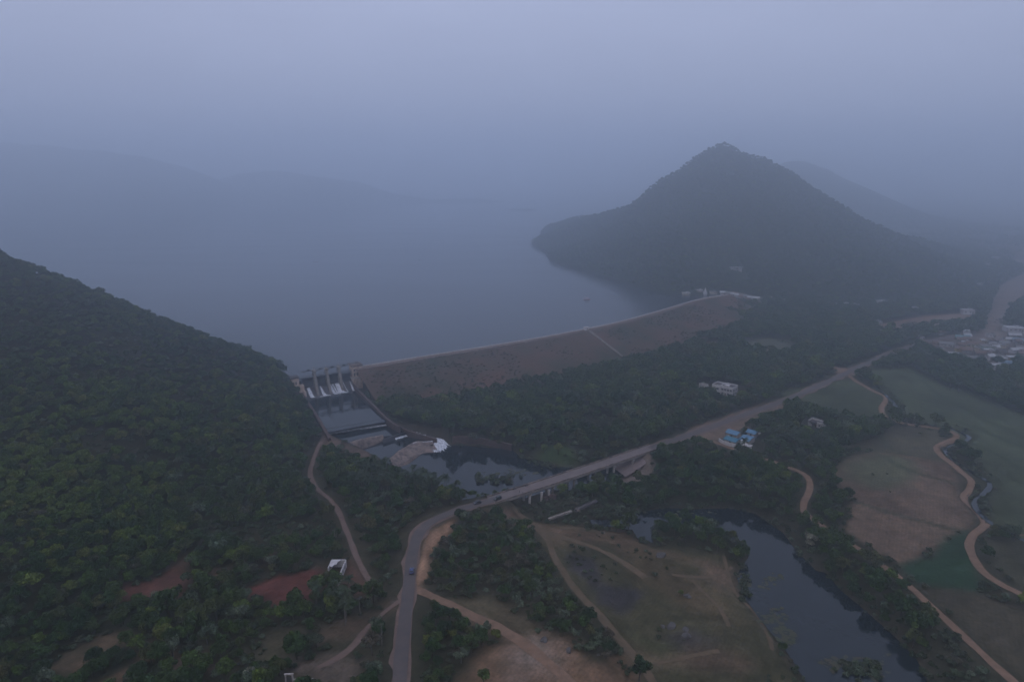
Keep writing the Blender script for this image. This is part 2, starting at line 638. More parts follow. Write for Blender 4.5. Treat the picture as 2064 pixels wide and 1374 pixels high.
M = {}
M['ground'] = mat('earth', (1.15, 1.12, 1.1), 0.95, (0.62, 0.66, 0.6), 0.16, 0.7, 0.25, 0.8, spec=0.1, attr='soil')
t_ = M['ground'].node_tree
b_ = t_.nodes['Principled BSDF']
src_ = b_.inputs['Base Color'].links[0].from_socket
gg_ = t_.nodes.new('ShaderNodeNewGeometry')
wv_ = t_.nodes.new('ShaderNodeTexWave')
wv_.inputs['Scale'].default_value = 0.21
wv_.inputs['Distortion'].default_value = 3.5
wv_.inputs['Detail'].default_value = 3
wv_.inputs['Detail Scale'].default_value = .6
mp_ = t_.nodes.new('ShaderNodeMapping')
mp_.inputs['Rotation'].default_value = (0, 0, .55)
t_.links.new(gg_.outputs['Position'], mp_.inputs['Vector'])
t_.links.new(mp_.outputs['Vector'], wv_.inputs['Vector'])
n_ = t_.nodes.new('ShaderNodeTexNoise')
n_.inputs['Scale'].default_value = .55
n_.inputs['Detail'].default_value = 8
n_.inputs['Roughness'].default_value = .8
t_.links.new(gg_.outputs['Position'], n_.inputs['Vector'])
ad_ = t_.nodes.new('ShaderNodeMath')
ad_.operation = 'MULTIPLY_ADD'
ad_.inputs[1].default_value = .13
t_.links.new(wv_.outputs['Fac'], ad_.inputs[0])
mr_ = t_.nodes.new('ShaderNodeMapRange')
mr_.inputs['From Min'].default_value = .3
mr_.inputs['From Max'].default_value = .7
mr_.inputs['To Min'].default_value = .4
mr_.inputs['To Max'].default_value = 1.2
t_.links.new(n_.outputs['Fac'], mr_.inputs['Value'])
t_.links.new(mr_.outputs['Result'], ad_.inputs[2])
vm_ = t_.nodes.new('ShaderNodeVectorMath')
vm_.operation = 'SCALE'
t_.links.new(src_, vm_.inputs[0])
t_.links.new(ad_.outputs['Value'], vm_.inputs['Scale'])
t_.links.new(vm_.outputs['Vector'], b_.inputs['Base Color'])
M['hill'] = mat('forest_floor', (0.035, 0.042, 0.022), 0.95, (0.02, 0.028, 0.014), 0.08, 0.6, 0.5, 0.4, spec=0.1)
M['far_hill'] = mat('far_forest', (0.03, 0.042, 0.022), 0.95, (0.016, 0.026, 0.013), 0.02, 0.6, 3.0, 0.06, spec=0.1)
M['dam'] = mat('dry_grass_slope', (0.115, 0.062, 0.043), 0.95, (0.034, 0.039, 0.02), 0.035, 0.8, 0.5, 0.5, spec=0.1)
M['asphalt'] = mat('asphalt', (0.072, 0.064, 0.063), 0.9, (0.12, 0.095, 0.082), 0.22, 0.55, 0.02, 3)
M['deck'] = mat('worn_concrete_deck', (0.19, 0.15, 0.135), 0.9, (0.125, 0.10, 0.09), 0.3, 0.6, 0.02, 3)
M['dirt'] = mat('dirt_track', (0.25, 0.155, 0.10), 0.95, (0.14, 0.09, 0.058), 0.3, 0.6, 0.06, 1.5, spec=0.1)
M['dirt_grey'] = mat('dusty_track', (0.19, 0.13, 0.10), 0.95, (0.115, 0.08, 0.064), 0.3, 0.6, 0.06, 1.5, spec=0.1)
M['trail'] = mat('trodden_trail', (0.155, 0.105, 0.065), 0.95, (0.085, 0.068, 0.04), 0.25, 0.6, 0.05, 1.5, spec=0.1)
M['sand'] = mat('sandy_verge', (0.27, 0.18, 0.12), 0.95, (0.16, 0.115, 0.07), 0.2, 0.7, 0.06, 1.2, spec=0.1)
M['lake'] = water_mat('lake_water', (0.02, 0.028, 0.034), 0.14, 0.10, 0.12)
t_ = M['lake'].node_tree
g_ = t_.nodes.new('ShaderNodeNewGeometry')
mp_ = t_.nodes.new('ShaderNodeMapping')
mp_.inputs['Scale'].default_value = (.0035, .018, 1)
mp_.inputs['Rotation'].default_value = (0, 0, .25)
n_ = t_.nodes.new('ShaderNodeTexNoise')
n_.inputs['Scale'].default_value = 1.0
n_.inputs['Detail'].default_value = 6
mr_ = t_.nodes.new('ShaderNodeMapRange')
mr_.inputs['From Min'].default_value = .35
mr_.inputs['From Max'].default_value = .65
mr_.inputs['To Min'].default_value = .12
mr_.inputs['To Max'].default_value = .18
t_.links.new(g_.outputs['Position'], mp_.inputs['Vector'])
t_.links.new(mp_.outputs['Vector'], n_.inputs['Vector'])
t_.links.new(n_.outputs['Fac'], mr_.inputs['Value'])
t_.links.new(mr_.outputs['Result'], t_.nodes['Principled BSDF'].inputs['Roughness'])
M['water'] = water_mat('river_water', (0.014, 0.021, 0.024), 0.07, 0.025, 0.5)
M['foam'] = mat('white_water', (0.85, 0.85, 0.86), 0.7, (0.34, 0.36, 0.39), 1.1, 0.9, 0.2, 2.0)
M['mass'] = mat('weathered_masonry', (0.27, 0.20, 0.165), 0.95, (0.06, 0.052, 0.048), 0.42, 0.95, 0.15, 1.2)
M['redwall'] = mat('red_stone_wall', (0.125, 0.08, 0.068), 0.95, (0.055, 0.042, 0.038), 0.3, 0.8, 0.12, 1.5)
M['concrete'] = mat('stained_concrete', (0.29, 0.25, 0.21), 0.9, (0.12, 0.105, 0.09), 0.28, 0.8, 0.05, 2)
M['plaster'] = mat('old_cream_plaster', (0.68, 0.53, 0.42), 0.9, (0.36, 0.25, 0.17), 0.5, 0.75, 0.03, 3)
M['white'] = mat('white_paint', (0.60, 0.57, 0.55), 0.8, (0.36, 0.33, 0.31), 0.6, 0.5)
M['dullwhite'] = mat('dull_whitewash', (0.52, 0.48, 0.45), 0.85, (0.30, 0.26, 0.23), 0.7, 0.7)
M['roofdark'] = mat('dark_flat_roof', (0.10, 0.085, 0.08), 0.95, (0.06, 0.052, 0.05), 0.5, 0.6)
M['window'] = mat('dark_window', (0.02, 0.022, 0.026), 0.3, (0.03, 0.03, 0.035), 2.0, 0.4)
M['steel'] = mat('dark_steel_gate', (0.035, 0.042, 0.055), 0.6, (0.055, 0.05, 0.05), 0.5, 0.7)
M['wetstone'] = mat('wet_dark_concrete', (0.10, 0.092, 0.09), 0.6, (0.045, 0.042, 0.045), 0.4, 0.8, 0.05, 2)
M['rail'] = mat('grey_steel', (0.12, 0.12, 0.12), 0.6, (0.08, 0.075, 0.07), 1.5, 0.5)
M['blue'] = mat('blue_sheet_roof', (0.10, 0.22, 0.33), 0.6, (0.07, 0.15, 0.22), 0.5, 0.5)
M['teal'] = mat('teal_sheet_roof', (0.05, 0.17, 0.23), 0.6, (0.035, 0.12, 0.17), 0.5, 0.5)
M['bark'] = mat('bark', (0.085, 0.065, 0.05), 0.95, (0.045, 0.036, 0.03), 1.5, 0.6)
M['palmbark'] = mat('palm_bark', (0.15, 0.125, 0.10), 0.95, (0.085, 0.07, 0.058), 2.0, 0.6)
M['rock'] = mat('rock', (0.13, 0.12, 0.112), 0.95, (0.06, 0.055, 0.052), 0.8, 0.7, 0.1, 2)
M['rubber'] = mat('rubber', (0.02, 0.02, 0.02), 0.9)
M['wood'] = mat('old_wood', (0.12, 0.085, 0.06), 0.9, (0.06, 0.045, 0.035), 1.5, 0.6)
M['lampglass'] = mat('lamp_glass', (0.6, 0.6, 0.58), 0.2)
M['redlamp'] = mat('red_lamp_glass', (0.35, 0.03, 0.02), 0.3)

GREENS = [(0.014, 0.040, 0.009), (0.034, 0.070, 0.012), (0.010, 0.030, 0.009), (0.058, 0.092, 0.016), (0.020, 0.052, 0.012), (0.080, 0.074, 0.026), (0.030, 0.066, 0.012), (0.012, 0.036, 0.011)]
LIGHTS = [(0.062, 0.104, 0.012), (0.095, 0.125, 0.016), (0.050, 0.088, 0.012), (0.115, 0.120, 0.022)]
GREYS = [(0.072, 0.098, 0.058), (0.105, 0.128, 0.080), (0.056, 0.080, 0.042), (0.088, 0.072, 0.050)]
M['leaf'] = leaf_mat('dark_leaves', GREENS, (0.050, 0.074, 0.014))
M['leaf_light'] = leaf_mat('light_leaves', LIGHTS)
M['leaf_grey'] = leaf_mat('grey_leaves', GREYS)
M['leaf_bush'] = leaf_mat('bush_leaves', [(0.045, 0.060, 0.030), (0.060, 0.076, 0.036), (0.036, 0.054, 0.026), (0.075, 0.078, 0.046)])
M['leaf_palm'] = leaf_mat('palm_leaves', [(0.034, 0.054, 0.024), (0.05, 0.066, 0.030), (0.04, 0.058, 0.03)], transl=0.15)
M['blossom'] = leaf_mat('pale_blossom', [(0.22, 0.21, 0.15), (0.25, 0.24, 0.18)])

# ------------------------------------------------------------------ ground
def axis(lo, hi, step, far_lo, far_hi, grow=1.13):
    a = list(np.arange(lo, hi + .1, step))
    s, v = step, hi
    while v < far_hi:
        s *= grow
        v += s
        a.append(min(v, far_hi))
    s, v = step, lo
    while v > far_lo:
        s *= grow
        v -= s
        a.insert(0, max(v, far_lo))
    return np.array(a)


gx = axis(-330, 430, 2.5, -4900, 4900)
gy = axis(170, 640, 2.5, -900, 6000, 1.07)
GX, GY = np.meshgrid(gx, gy)
GZ = ground_h(GX.ravel(), GY.ravel()).reshape(GX.shape)
dam_d, _ = seg_near(crest, GX.ravel(), GY.ravel())

# what the ground is made of: (outline, colour, softness of its edge, raggedness)
SOIL = [
    # forest country and open fields
    ([(1560, 790), (1720, 765), (1786, 805), (1800, 850), (1770, 862), (1700, 850), (1640, 835)], (0.062, 0.072, 0.036), 4, 4),
    ([(1745, 745), (1840, 742), (1905, 778), (2000, 812), (2300, 930), (2300, 1180), (2064, 1090), (2000, 1050), (1990, 975), (1950, 890), (1900, 862), (1810, 832), (1790, 795)], (0.075, 0.088, 0.046), 5, 5),
    ([(1700, 905), (1770, 880), (1800, 858), (1885, 868), (1905, 890), (1888, 902), (1900, 925), (1780, 912)], (0.092, 0.082, 0.052), 3, 3),
    ([(1672, 950), (1720, 915), (1780, 908), (1900, 922), (1940, 968), (1935, 1000), (1970, 1045), (1950, 1066), (1870, 1118), (1820, 1138), (1765, 1112), (1700, 1062), (1722, 1012), (1690, 985)], (0.145, 0.098, 0.066), 3, 3),
    ([(1690, 935), (1740, 915), (1800, 912), (1840, 930), (1830, 975), (1760, 980), (1700, 965)], (0.105, 0.105, 0.060), 8, 8),
    ([(1815, 1140), (1875, 1112), (1948, 1068), (1962, 1125), (1988, 1168), (1975, 1192), (1915, 1185), (1850, 1178)], (0.022, 0.052, 0.024), 3, 4),
    ([(1850, 1182), (1915, 1188), (1975, 1195), (2064, 1230), (2250, 1300), (2250, 1480), (2150, 1450), (2050, 1365), (1950, 1270)], (0.070, 0.058, 0.036), 4, 5),
    ([(1985, 1080), (2064, 1100), (2250, 1150), (2250, 1240), (2064, 1180), (2000, 1140)], (0.075, 0.070, 0.042), 4, 6),
    # meadow by the pond
    ([(1040, 1040), (1120, 1050), (1200, 1058), (1300, 1090), (1400, 1105), (1470, 1122), (1500, 1160), (1490, 1190), (1540, 1255), (1640, 1380), (1680, 1480), (1320, 1480),
      (1310, 1374), (1275, 1310), (1210, 1245), (1150, 1180), (1115, 1125), (1080, 1070)], (0.078, 0.070, 0.036), 5, 6),
    ([(1100, 1055), (1220, 1062), (1300, 1095), (1380, 1120), (1300, 1120), (1200, 1090), (1120, 1085)], (0.150, 0.098, 0.060), 8, 9),
    ([(1240, 1110), (1330, 1120), (1420, 1180), (1480, 1240), (1440, 1250), (1340, 1190), (1270, 1150)], (0.115, 0.085, 0.046), 9, 10),
    ([(1420, 1130), (1475, 1135), (1490, 1180), (1450, 1180), (1415, 1160)], (0.155, 0.105, 0.068), 6, 8),
    ([(1145, 1118), (1200, 1126), (1225, 1172), (1296, 1192), (1262, 1226), (1205, 1212), (1165, 1165)], (0.050, 0.045, 0.045), 3, 6),
    ([(1320, 1270), (1400, 1250), (1430, 1280), (1400, 1310), (1330, 1300)], (0.066, 0.056, 0.050), 6, 8),
    ([(1300, 1290), (1350, 1285), (1370, 1330), (1320, 1335)], (0.060, 0.070, 0.030), 6, 8),
    ([(1260, 1310), (1420, 1310), (1500, 1330), (1480, 1345), (1330, 1350)], (0.13, 0.09, 0.056), 6, 7),
    # bare ground at the bottom
    ([(900, 1480), (930, 1350), (965, 1312), (1010, 1290), (960, 1240), (1040, 1270), (1100, 1275), (1180, 1320), (1265, 1330), (1300, 1480)], (0.19, 0.115, 0.070), 6, 9),
    ([(1040, 1312), (1085, 1300), (1125, 1345), (1120, 1374), (1040, 1365)], (0.22, 0.17, 0.135), 9, 10),
    ([(910, 1205), (1000, 1200), (1090, 1260), (1060, 1280), (960, 1240)], (0.12, 0.095, 0.055), 5, 7),
    # red soil left of the road
    ([(468, 1192), (560, 1165), (650, 1146), (655, 1180), (625, 1202), (600, 1218), (540, 1216)], (0.14, 0.050, 0.038), 2, 3),
    ([(235, 1195), (300, 1178), (350, 1146), (392, 1160), (340, 1205), (280, 1215)], (0.12, 0.052, 0.038), 5, 9),
    ([(345, 1135), (372, 1112), (400, 1120), (370, 1150)], (0.15, 0.085, 0.055), 3, 5),
    ([(430, 1150), (465, 1148), (450, 1172), (425, 1180)], (0.14, 0.085, 0.055), 3, 5),
    ([(525, 1115), (560, 1105), (550, 1128), (528, 1132)], (0.14, 0.085, 0.055), 3, 5),
    ([(100, 1350), (180, 1298), (250, 1262), (275, 1285), (215, 1325), (150, 1372)], (0.16, 0.105, 0.065), 4, 7),
    ([(165, 1385), (245, 1342), (325, 1298), (350, 1312), (275, 1358), (205, 1410)], (0.17, 0.105, 0.065), 3, 6),
    ([(345, 1325), (425, 1312), (412, 1345), (350, 1356)], (0.14, 0.09, 0.06), 3, 6),
    ([(690, 1125), (712, 1130), (760, 1192), (740, 1198), (690, 1192)], (0.165, 0.085, 0.060), 4, 5),
    ([(640, 1265), (700, 1240), (790, 1228), (760, 1262), (720, 1290), (640, 1300)], (0.115, 0.080, 0.052), 4, 5),
    ([(520, 1300), (560, 1262), (590, 1270), (570, 1330), (525, 1345)], (0.085, 0.072, 0.042), 5, 6),
    ([(590, 1340), (680, 1310), (740, 1330), (700, 1390), (600, 1400)], (0.13, 0.1, 0.075), 5, 6),
    # verges of the road and the bridge ends
    ([(838, 1195), (848, 1115), (862, 1080), (900, 1052), (926, 1040), (916, 1075), (888, 1098), (862, 1135), (852, 1195)], (0.36, 0.21, 0.13), 2, 3),
    ([(770, 1215), (800, 1205), (800, 1240), (770, 1245)], (0.19, 0.13, 0.09), 3, 4),
    ([(985, 1030), (1040, 1012), (1080, 1040), (1040, 1050)], (0.17, 0.11, 0.075), 4, 5),
    ([(1235, 932), (1310, 905), (1320, 940), (1265, 962)], (0.22, 0.165, 0.135), 3, 4),
    ([(1385, 890), (1420, 870), (1500, 848), (1560, 822), (1600, 808), (1560, 842), (1510, 862), (1455, 885), (1420, 895)], (0.19, 0.13, 0.092), 3, 5),
    ([(1380, 872), (1440, 846), (1500, 824), (1540, 812), (1530, 824), (1460, 852)], (0.16, 0.11, 0.078), 3, 5),
    ([(1680, 738), (1700, 742), (1722, 752), (1712, 764), (1690, 756)], (0.21, 0.135, 0.09), 2, 3),
    # banks round the pools
    ([(640, 860), (662, 872), (700, 898), (745, 915), (735, 935), (690, 915), (650, 895)], (0.13, 0.088, 0.068), 3, 4),
    ([(780, 940), (800, 915), (845, 892), (878, 890), (884, 905), (850, 930), (815, 950)], (0.15, 0.115, 0.09), 3, 4),
    ([(1000, 905), (1035, 905), (1080, 932), (1050, 935)], (0.12, 0.085, 0.065), 3, 4),
    ([(1070, 900), (1140, 898), (1160, 915), (1100, 930)], (0.055, 0.085, 0.030), 5, 6),
    # beyond: clearings in the woods, the village and the dusty road at the right
    ([(1485, 690), (1540, 680), (1596, 684), (1600, 706), (1545, 712), (1500, 702)], (0.105, 0.105, 0.07), 6, 8),
    ([(1545, 703), (1605, 705), (1595, 716), (1540, 712)], (0.19, 0.14, 0.10), 4, 5),
    ([(1420, 692), (1450, 686), (1445, 702), (1420, 704)], (0.18, 0.13, 0.095), 4, 5),
    ([(1765, 655), (1850, 638), (1965, 628), (1972, 650), (1855, 664), (1775, 676)], (0.21, 0.14, 0.105), 5, 7),
    ([(1865, 694), (1900, 684), (2000, 668), (2110, 655), (2110, 735), (2000, 738), (1925, 716), (1875, 710)], (0.13, 0.10, 0.08), 8, 10),
    ([(1974, 690), (1986, 645), (2000, 605), (2010, 572), (2054, 515), (2110, 490), (2110, 570), (2058, 605), (2032, 630), (2012, 675), (2002, 700)], (0.20, 0.145, 0.115), 5, 6),
    ([(2010, 598), (2060, 590), (2110, 592), (2110, 612), (2040, 606)], (0.21, 0.15, 0.12), 5, 7),
]
SOIL_XY = []


def on_slope(px, py):
    """First ground or hillside met along the line of sight."""
    ts = np.geomspace(150, 900, 500)
    u, v = (px - 1032.0) / FPX, (py - 687.0) / FPX
    x, y, z = u * ts, ts * (CP - v * SP), CAMH - ts * (SP + v * CP)
    i = int(np.argmax(z < np.maximum(base_h(x, y), hillL(x, y))))
    return np.array([x[i], y[i], z[i]])


for poly, col, soft, rag in SOIL:
    cx_, cy_ = np.mean([p[0] for p in poly]), np.mean([p[1] for p in poly])
    if cx_ < 600 and cy_ > 1050:
        SOIL_XY.append(np.array([on_slope(*p) for p in poly]))
    else:
        SOIL_XY.append(PX(poly, -4.0 if (1080 < cx_ < 1520 and cy_ > 1050) else 0.0))
BUNDS = [catmull(PX(ln), 5) for ln in ([(1765, 860), (1800, 905), (1905, 925)], [(1700, 905), (1790, 910), (1905, 930)], [(1720, 1010), (1800, 1035), (1900, 1062), (1950, 1070)], [(1770, 915), (1840, 950), (1940, 978)],
           [(1840, 742), (1900, 800), (2064, 880)], [(1880, 860), (1980, 900), (2064, 945)], [(1800, 800), (1900, 835), (2064, 900)])]


def soil_colour(fx, fy, base0, base1, wet=True):
    """What the ground is made of at each place."""
    k = fbm(fx, fy, 90, 31)[:, None]
    soil = np.array(base0) * (1 - k) + np.array(base1) * k
    jit = (fbm(fx, fy, 14, 41, 3) - .5) * 2
    for pp, (poly, col, soft, rag) in zip(SOIL_XY, SOIL):
        bb0, bb1 = pp.min(0)[:2] - 30, pp.max(0)[:2] + 30
        sel = (fx > bb0[0]) & (fx < bb1[0]) & (fy > bb0[1]) & (fy < bb1[1])
        d = sdist(pp, fx[sel], fy[sel]) + jit[sel] * rag
        kk = (1 - smooth(-soft, soft, d))[:, None]
        mott = 0.48 + 1.04 * fbm(fx[sel], fy[sel], 17, 57, 5)[:, None]
        soil[sel] = soil[sel] * (1 - kk) + np.array(col) * mott * kk
    if wet:
        for poly, zw, wd in waters:
            d = sdist(poly, fx, fy)
            kk = ((1 - smooth(0.5, 5, d + jit * 2)) * 0.7)[:, None]
            soil = soil * (1 - kk) + np.array([0.085, 0.068, 0.05]) * kk
        for ln in BUNDS:
            d, _ = seg_near(ln, fx, fy)
            kk = ((1 - smooth(0.8, 2.6, d + jit)) * 0.6)[:, None]
            soil = soil * (1 - kk) + np.array([0.034, 0.052, 0.024]) * kk
    return soil


def set_soil(me, soil):
    ca = me.color_attributes.new('soil', 'FLOAT_COLOR', 'POINT')
    ca.data.foreach_set('color', np.concatenate([soil, np.ones((len(soil), 1))], 1).astype(np.float32).ravel())


me, co = grid_mesh('ground', GX, GY, GZ)
set_soil(me, soil_colour(GX.ravel(), GY.ravel(), (0.040, 0.044, 0.024), (0.066, 0.056, 0.034)))
tag(link('ground', me, M['ground']), kind='structure')

# ------------------------------------------------------------------ hills
def hill_sheet(name, f, x0, x1, y0, y1, step, floor, m, soil=False):
    X, Y = np.meshgrid(np.arange(x0, x1, step), np.arange(y0, y1, step))
    Z = f(X.ravel(), Y.ravel()).reshape(X.shape)
    me, co_ = grid_mesh(name, X, Y, np.maximum(Z, -9.0), keep=Z > floor)
    if soil:
        set_soil(me, soil_colour(co_[:, 0], co_[:, 1], (0.035, 0.042, 0.022), (0.07, 0.05, 0.03), False))
    return tag(link(name, me, m), kind='structure')


def above_ground_L(x, y):
    h = hillL(x, y)
    return np.where(h > ground_h(x, y) + 0.05, h + 0.05, np.minimum(h, ground_h(x, y) - .3))


hill_sheet('hillside', above_ground_L, -900, -60, 60, 700, 3.0, -2.0, M['ground'], True)
hill_sheet('hill', hillR, -40, 1180, 780, 2450, 9.0, -4.0, M['hill'])
hill_sheet('hill', hillB, 200, 2300, 1700, 3700, 22.0, -4.0, M['far_hill'])


def ridge(name, prof, depth, wdt, seed):
    pts = np.array([PD(a, b, depth) for a, b in prof])
    xs, zs = pts[:, 0], pts[:, 2]
    y0 = pts[:, 1].mean()

    def f(x, y):
        pz = np.interp(x, xs, zs)
        yy = (y - y0 - (fbm(x, y, 500, seed) - .5) * 300) / wdt
        return (pz + 10) * np.exp(-yy * yy) * (0.86 + 0.28 * fbm(x, y, 260, seed + 3, 5)) - 10
    hill_sheet(name, f, xs[0], xs[-1], y0 - 2.2 * wdt, y0 + 2.2 * wdt, 28.0, -6.0, M['far_hill'])


ridge('mountain', [(-900, 330), (-500, 290), (-250, 278), (0, 285), (130, 298), (290, 322), (380, 342), (450, 368), (520, 402), (560, 420)], 3200, 400, 51)
ridge('mountain', [(300, 425), (400, 375), (480, 352), (560, 348), (640, 352), (720, 366), (790, 390), (870, 402), (960, 400), (1020, 408), (1060, 418)], 3650, 280, 61)
ridge('mountain', [(700, 425), (900, 398), (1050, 388), (1180, 392), (1350, 380), (1500, 390), (1800, 395), (2200, 380)], 5300, 300, 71)

ic = P(1052, 424, LAKE_Z)
X, Y = np.meshgrid(np.arange(ic[0] - 90, ic[0] + 91, 6), np.arange(ic[1] - 60, ic[1] + 61, 6))
rr = ((X - ic[0]) / 72) ** 2 + ((Y - ic[1]) / 30) ** 2 + (fbm(X, Y, 40, 77) - .5) * .7
Z = LAKE_Z - 2 + 6.5 * np.exp(-rr * 1.1)
me, _ = grid_mesh('island', X, Y, Z)
tag(link('island', me, M['hill']), kind='structure')

# ------------------------------------------------------------------ water
def sheet(name, poly, z, m, sub=True, rag=0.0):
    p = np.asarray(poly, float)[:, :2]
    if rag:
        pc = catmull(np.vstack([p, p[:1]]), 3.0)[:-1]
        cen = p.mean(0)
        j = (fbm(pc[:, 0], pc[:, 1], 9, 5, 3) - .5) * 2 * rag
        dv = pc - cen
        pc = pc + dv / np.linalg.norm(dv, axis=1)[:, None] * j[:, None]
        p = pc
    tri = tessellate_polygon([[Vector((a, b, 0)) for a, b in p]])
    me = bpy.data.meshes.new(name)
    fs = []
    for t in tri:
        a, b, c = (p[i] for i in t)
        cr = (b[0] - a[0]) * (c[1] - a[1]) - (b[1] - a[1]) * (c[0] - a[0])
        fs.append(tuple(t) if cr > 0 else tuple(t)[::-1])
    me.from_pydata([(a, b, z) for a, b in p], [], fs)
    me.update()
    return tag(link(name, me, m), kind='structure')


lake_poly = [S(-22, -9.3), S(38, -9.3)] + [np.append(c[:2] + np.array([0, 1.0]), 0) for c in crest[4:-1:3]] + \
            [P(1470, 590, LAKE_Z), np.array([330, 1000, 0]), np.array([420, 1500, 0]), np.array([560, 2300, 0]), np.array([1500, 2700, 0]), np.array([2600, 4500, 0]),
             np.array([1500, 5200, 0]), np.array([-3500, 5200, 0]), np.array([-3500, 900, 0]), np.array([-700, 520, 0]), np.array([-250, 540, 0])]
sheet('lake', lake_poly, LAKE_Z, M['lake'])


def grow(poly, d):
    p = np.asarray(poly, float).copy()
    n = len(p)
    o = p.copy()
    area = 0.5 * sum(p[i][0] * p[(i + 1) % n][1] - p[(i + 1) % n][0] * p[i][1] for i in range(n))
    sgn = 1 if area > 0 else -1
    for i in range(n):
        t = p[(i + 1) % n][:2] - p[i - 1][:2]
        t = t / (np.linalg.norm(t) + 1e-9)
        o[i, :2] = p[i][:2] + sgn * d * np.array([t[1], -t[0]])
    return o


sheet('stilling_pool_water', pool1, POOL1_Z, M['water'])
sheet('lower_pool_water', pool2, POOL2_Z, M['water'])
sheet('lower_pool_water', pool3, POOL3_Z, M['water'])
sheet('river_water', grow(river, 1.5), RIVER_Z, M['water'])
sheet('pond_water', grow(pond, 1.2), RIVER_Z, M['water'])


def strip(name, pts, width, m, dz=0.1, drape=True, rag=0.0, nw=4, parent=None, seed=1):
    """A ribbon of ground laid along a line."""
    pts = np.asarray(pts, float)
    n = len(pts)
    t = np.gradient(pts[:, :2], axis=0)
    t /= np.linalg.norm(t, axis=1)[:, None] + 1e-9
    nr = np.stack([-t[:, 1], t[:, 0]], 1)
    wv = np.broadcast_to(np.asarray(width, float), (n,)) * 0.5
    l = wv * (1 + rag * (vnoise(pts[:, 0], pts[:, 1], 7, seed) - .5) * 2)
    r = wv * (1 + rag * (vnoise(pts[:, 0], pts[:, 1], 6, seed + 9) - .5) * 2)
    ks = np.linspace(-1, 1, nw + 1)
    X = np.zeros((n, nw + 1))
    Y = X.copy()
    for j, q in enumerate(ks):
        off = np.where(q < 0, q * l, q * r)
        X[:, j] = pts[:, 0] + nr[:, 0] * off
        Y[:, j] = pts[:, 1] + nr[:, 1] * off
    if drape:
        Z = H(X.ravel(), Y.ravel()).reshape(X.shape) + dz
    else:
        Z = np.repeat(pts[:, 2:3], nw + 1, 1) + dz
    me, _ = grid_mesh(name, X[:, ::-1], Y[:, ::-1], Z[:, ::-1])
    o = link(name, me, m, parent)
    return o if parent else tag(o, kind='structure')


for c in canals:
    strip('canal_water', c, 2.6, M['water'], dz=-0.75, drape=False, rag=0.25)

M['weed'] = mat('water_weed', (0.045, 0.062, 0.026), 0.9, (0.075, 0.058, 0.038), 0.5, 0.8)
mb = MB()
rw = np.random.default_rng(77)
for (cx, cy), (sx, sy), n_ in (((1556, 1252), (22, 26), 60), ((1585, 1285), (16, 22), 46), ((1552, 1165), (22, 7), 22), ((1540, 1180), (10, 10), 9), ((1500, 1175), (9, 34), 50), ((1700, 1338), (40, 12), 60), ((1770, 1345), (20, 20), 30),
                               ((1390, 1034), (30, 6), 18), ((1050, 952), (24, 7), 26), ((1000, 958), (26, 6), 22)):
    for k in range(n_):
        q = P(cx + rw.normal(0, sx * .6), cy + rw.normal(0, sy * .6), RIVER_Z)
        r_ = rw.uniform(.35, 1.5)
        a0 = rw.uniform(0, 6.28)
        vs = [(q[0] + r_ * rw.uniform(.5, 1.2) * math.cos(a0 + j * .785), q[1] + r_ * rw.uniform(.4, 1.0) * math.sin(a0 + j * .785), RIVER_Z + .03 + k * .002) for j in range(8)]
        mb.add(vs, [tuple(range(8))])
tag(mb.build('floating_weed', M['weed']), 'brownish green weed floating on the pond and river', 'weed', None, 'stuff')

# ------------------------------------------------------------------ roads and tracks
ROADS = []                       # (line, half width) kept clear of trees


def zroad(px, w_, name, m, z=0.0, dz=0.12, rag=0.25, smoothstep=3.0, clear=1.6):
    ln = catmull(np.array([at(a, b, z) for a, b in px]), smoothstep)
    strip(name, ln, w_, m, dz, True, rag, 4, seed=len(ROADS) + 2)
    ROADS.append((ln, (w_ if np.isscalar(w_) else max(w_)) / 2 + clear))
    return ln


strip('road_shoulder', road_near, 6.4, M['dirt_grey'], 0.0 - 0.08, False, 0.42)
strip('road', road_near, 4.7, M['asphalt'], 0.06, False, 0.10)
strip('road_shoulder', road_far, 8.2, M['dirt_grey'], -0.08, False, 0.45)
strip('road', road_far, 4.9, M['asphalt'], 0.06, False, 0.12)
ROADS += [(road_near, 6.5), (road_far, 7.5), (road[i0:i1 + 1], 5.5)]

zroad([(655, 882), (641, 902), (629, 935), (626, 960), (641, 986), (665, 1006), (683, 1032), (701, 1076), (721, 1126), (745, 1170), (762, 1192)], 2.5, 'dirt_track', M['dirt_grey'], clear=2.3)
zroad([(836, 1186), (870, 1200), (905, 1217), (960, 1244), (1002, 1264), (1060, 1300), (1110, 1340), (1150, 1378), (1190, 1440)], [4.2], 'dirt_track', M['dirt'])
zroad([(806, 1212), (775, 1234), (742, 1264), (716, 1298), (690, 1320), (640, 1345)], 2.3, 'dirt_track', M['dirt_grey'], rag=.5)
zroad([(1036, 1022), (1060, 1045), (1088, 1068), (1106, 1092), (1122, 1130), (1160, 1188), (1212, 1244), (1270, 1312), (1315, 1374), (1340, 1420)], 3.4, 'trail', M['trail'], -4)
zroad([(1090, 1070), (1140, 1084), (1200, 1104), (1250, 1130), (1300, 1165)], 3.2, 'trail', M['trail'], -4, rag=0.5)
zroad([(1355, 1158), (1400, 1163), (1440, 1160), (1475, 1142)], 1.6, 'trail', M['trail'], -4, rag=0.5)
zroad([(1458, 1120), (1466, 1150), (1480, 1192), (1520, 1232), (1548, 1278), (1556, 1310)], 1.7, 'trail', M['trail'], -4, rag=0.4)
zroad([(1315, 1338), (1360, 1330), (1410, 1318), (1450, 1312)], 1.8, 'trail', M['trail'], -4, rag=0.5)
zroad([(1395, 1168), (1420, 1195), (1450, 1225), (1470, 1262)], 1.5, 'trail', M['trail'], -4, rag=0.5)
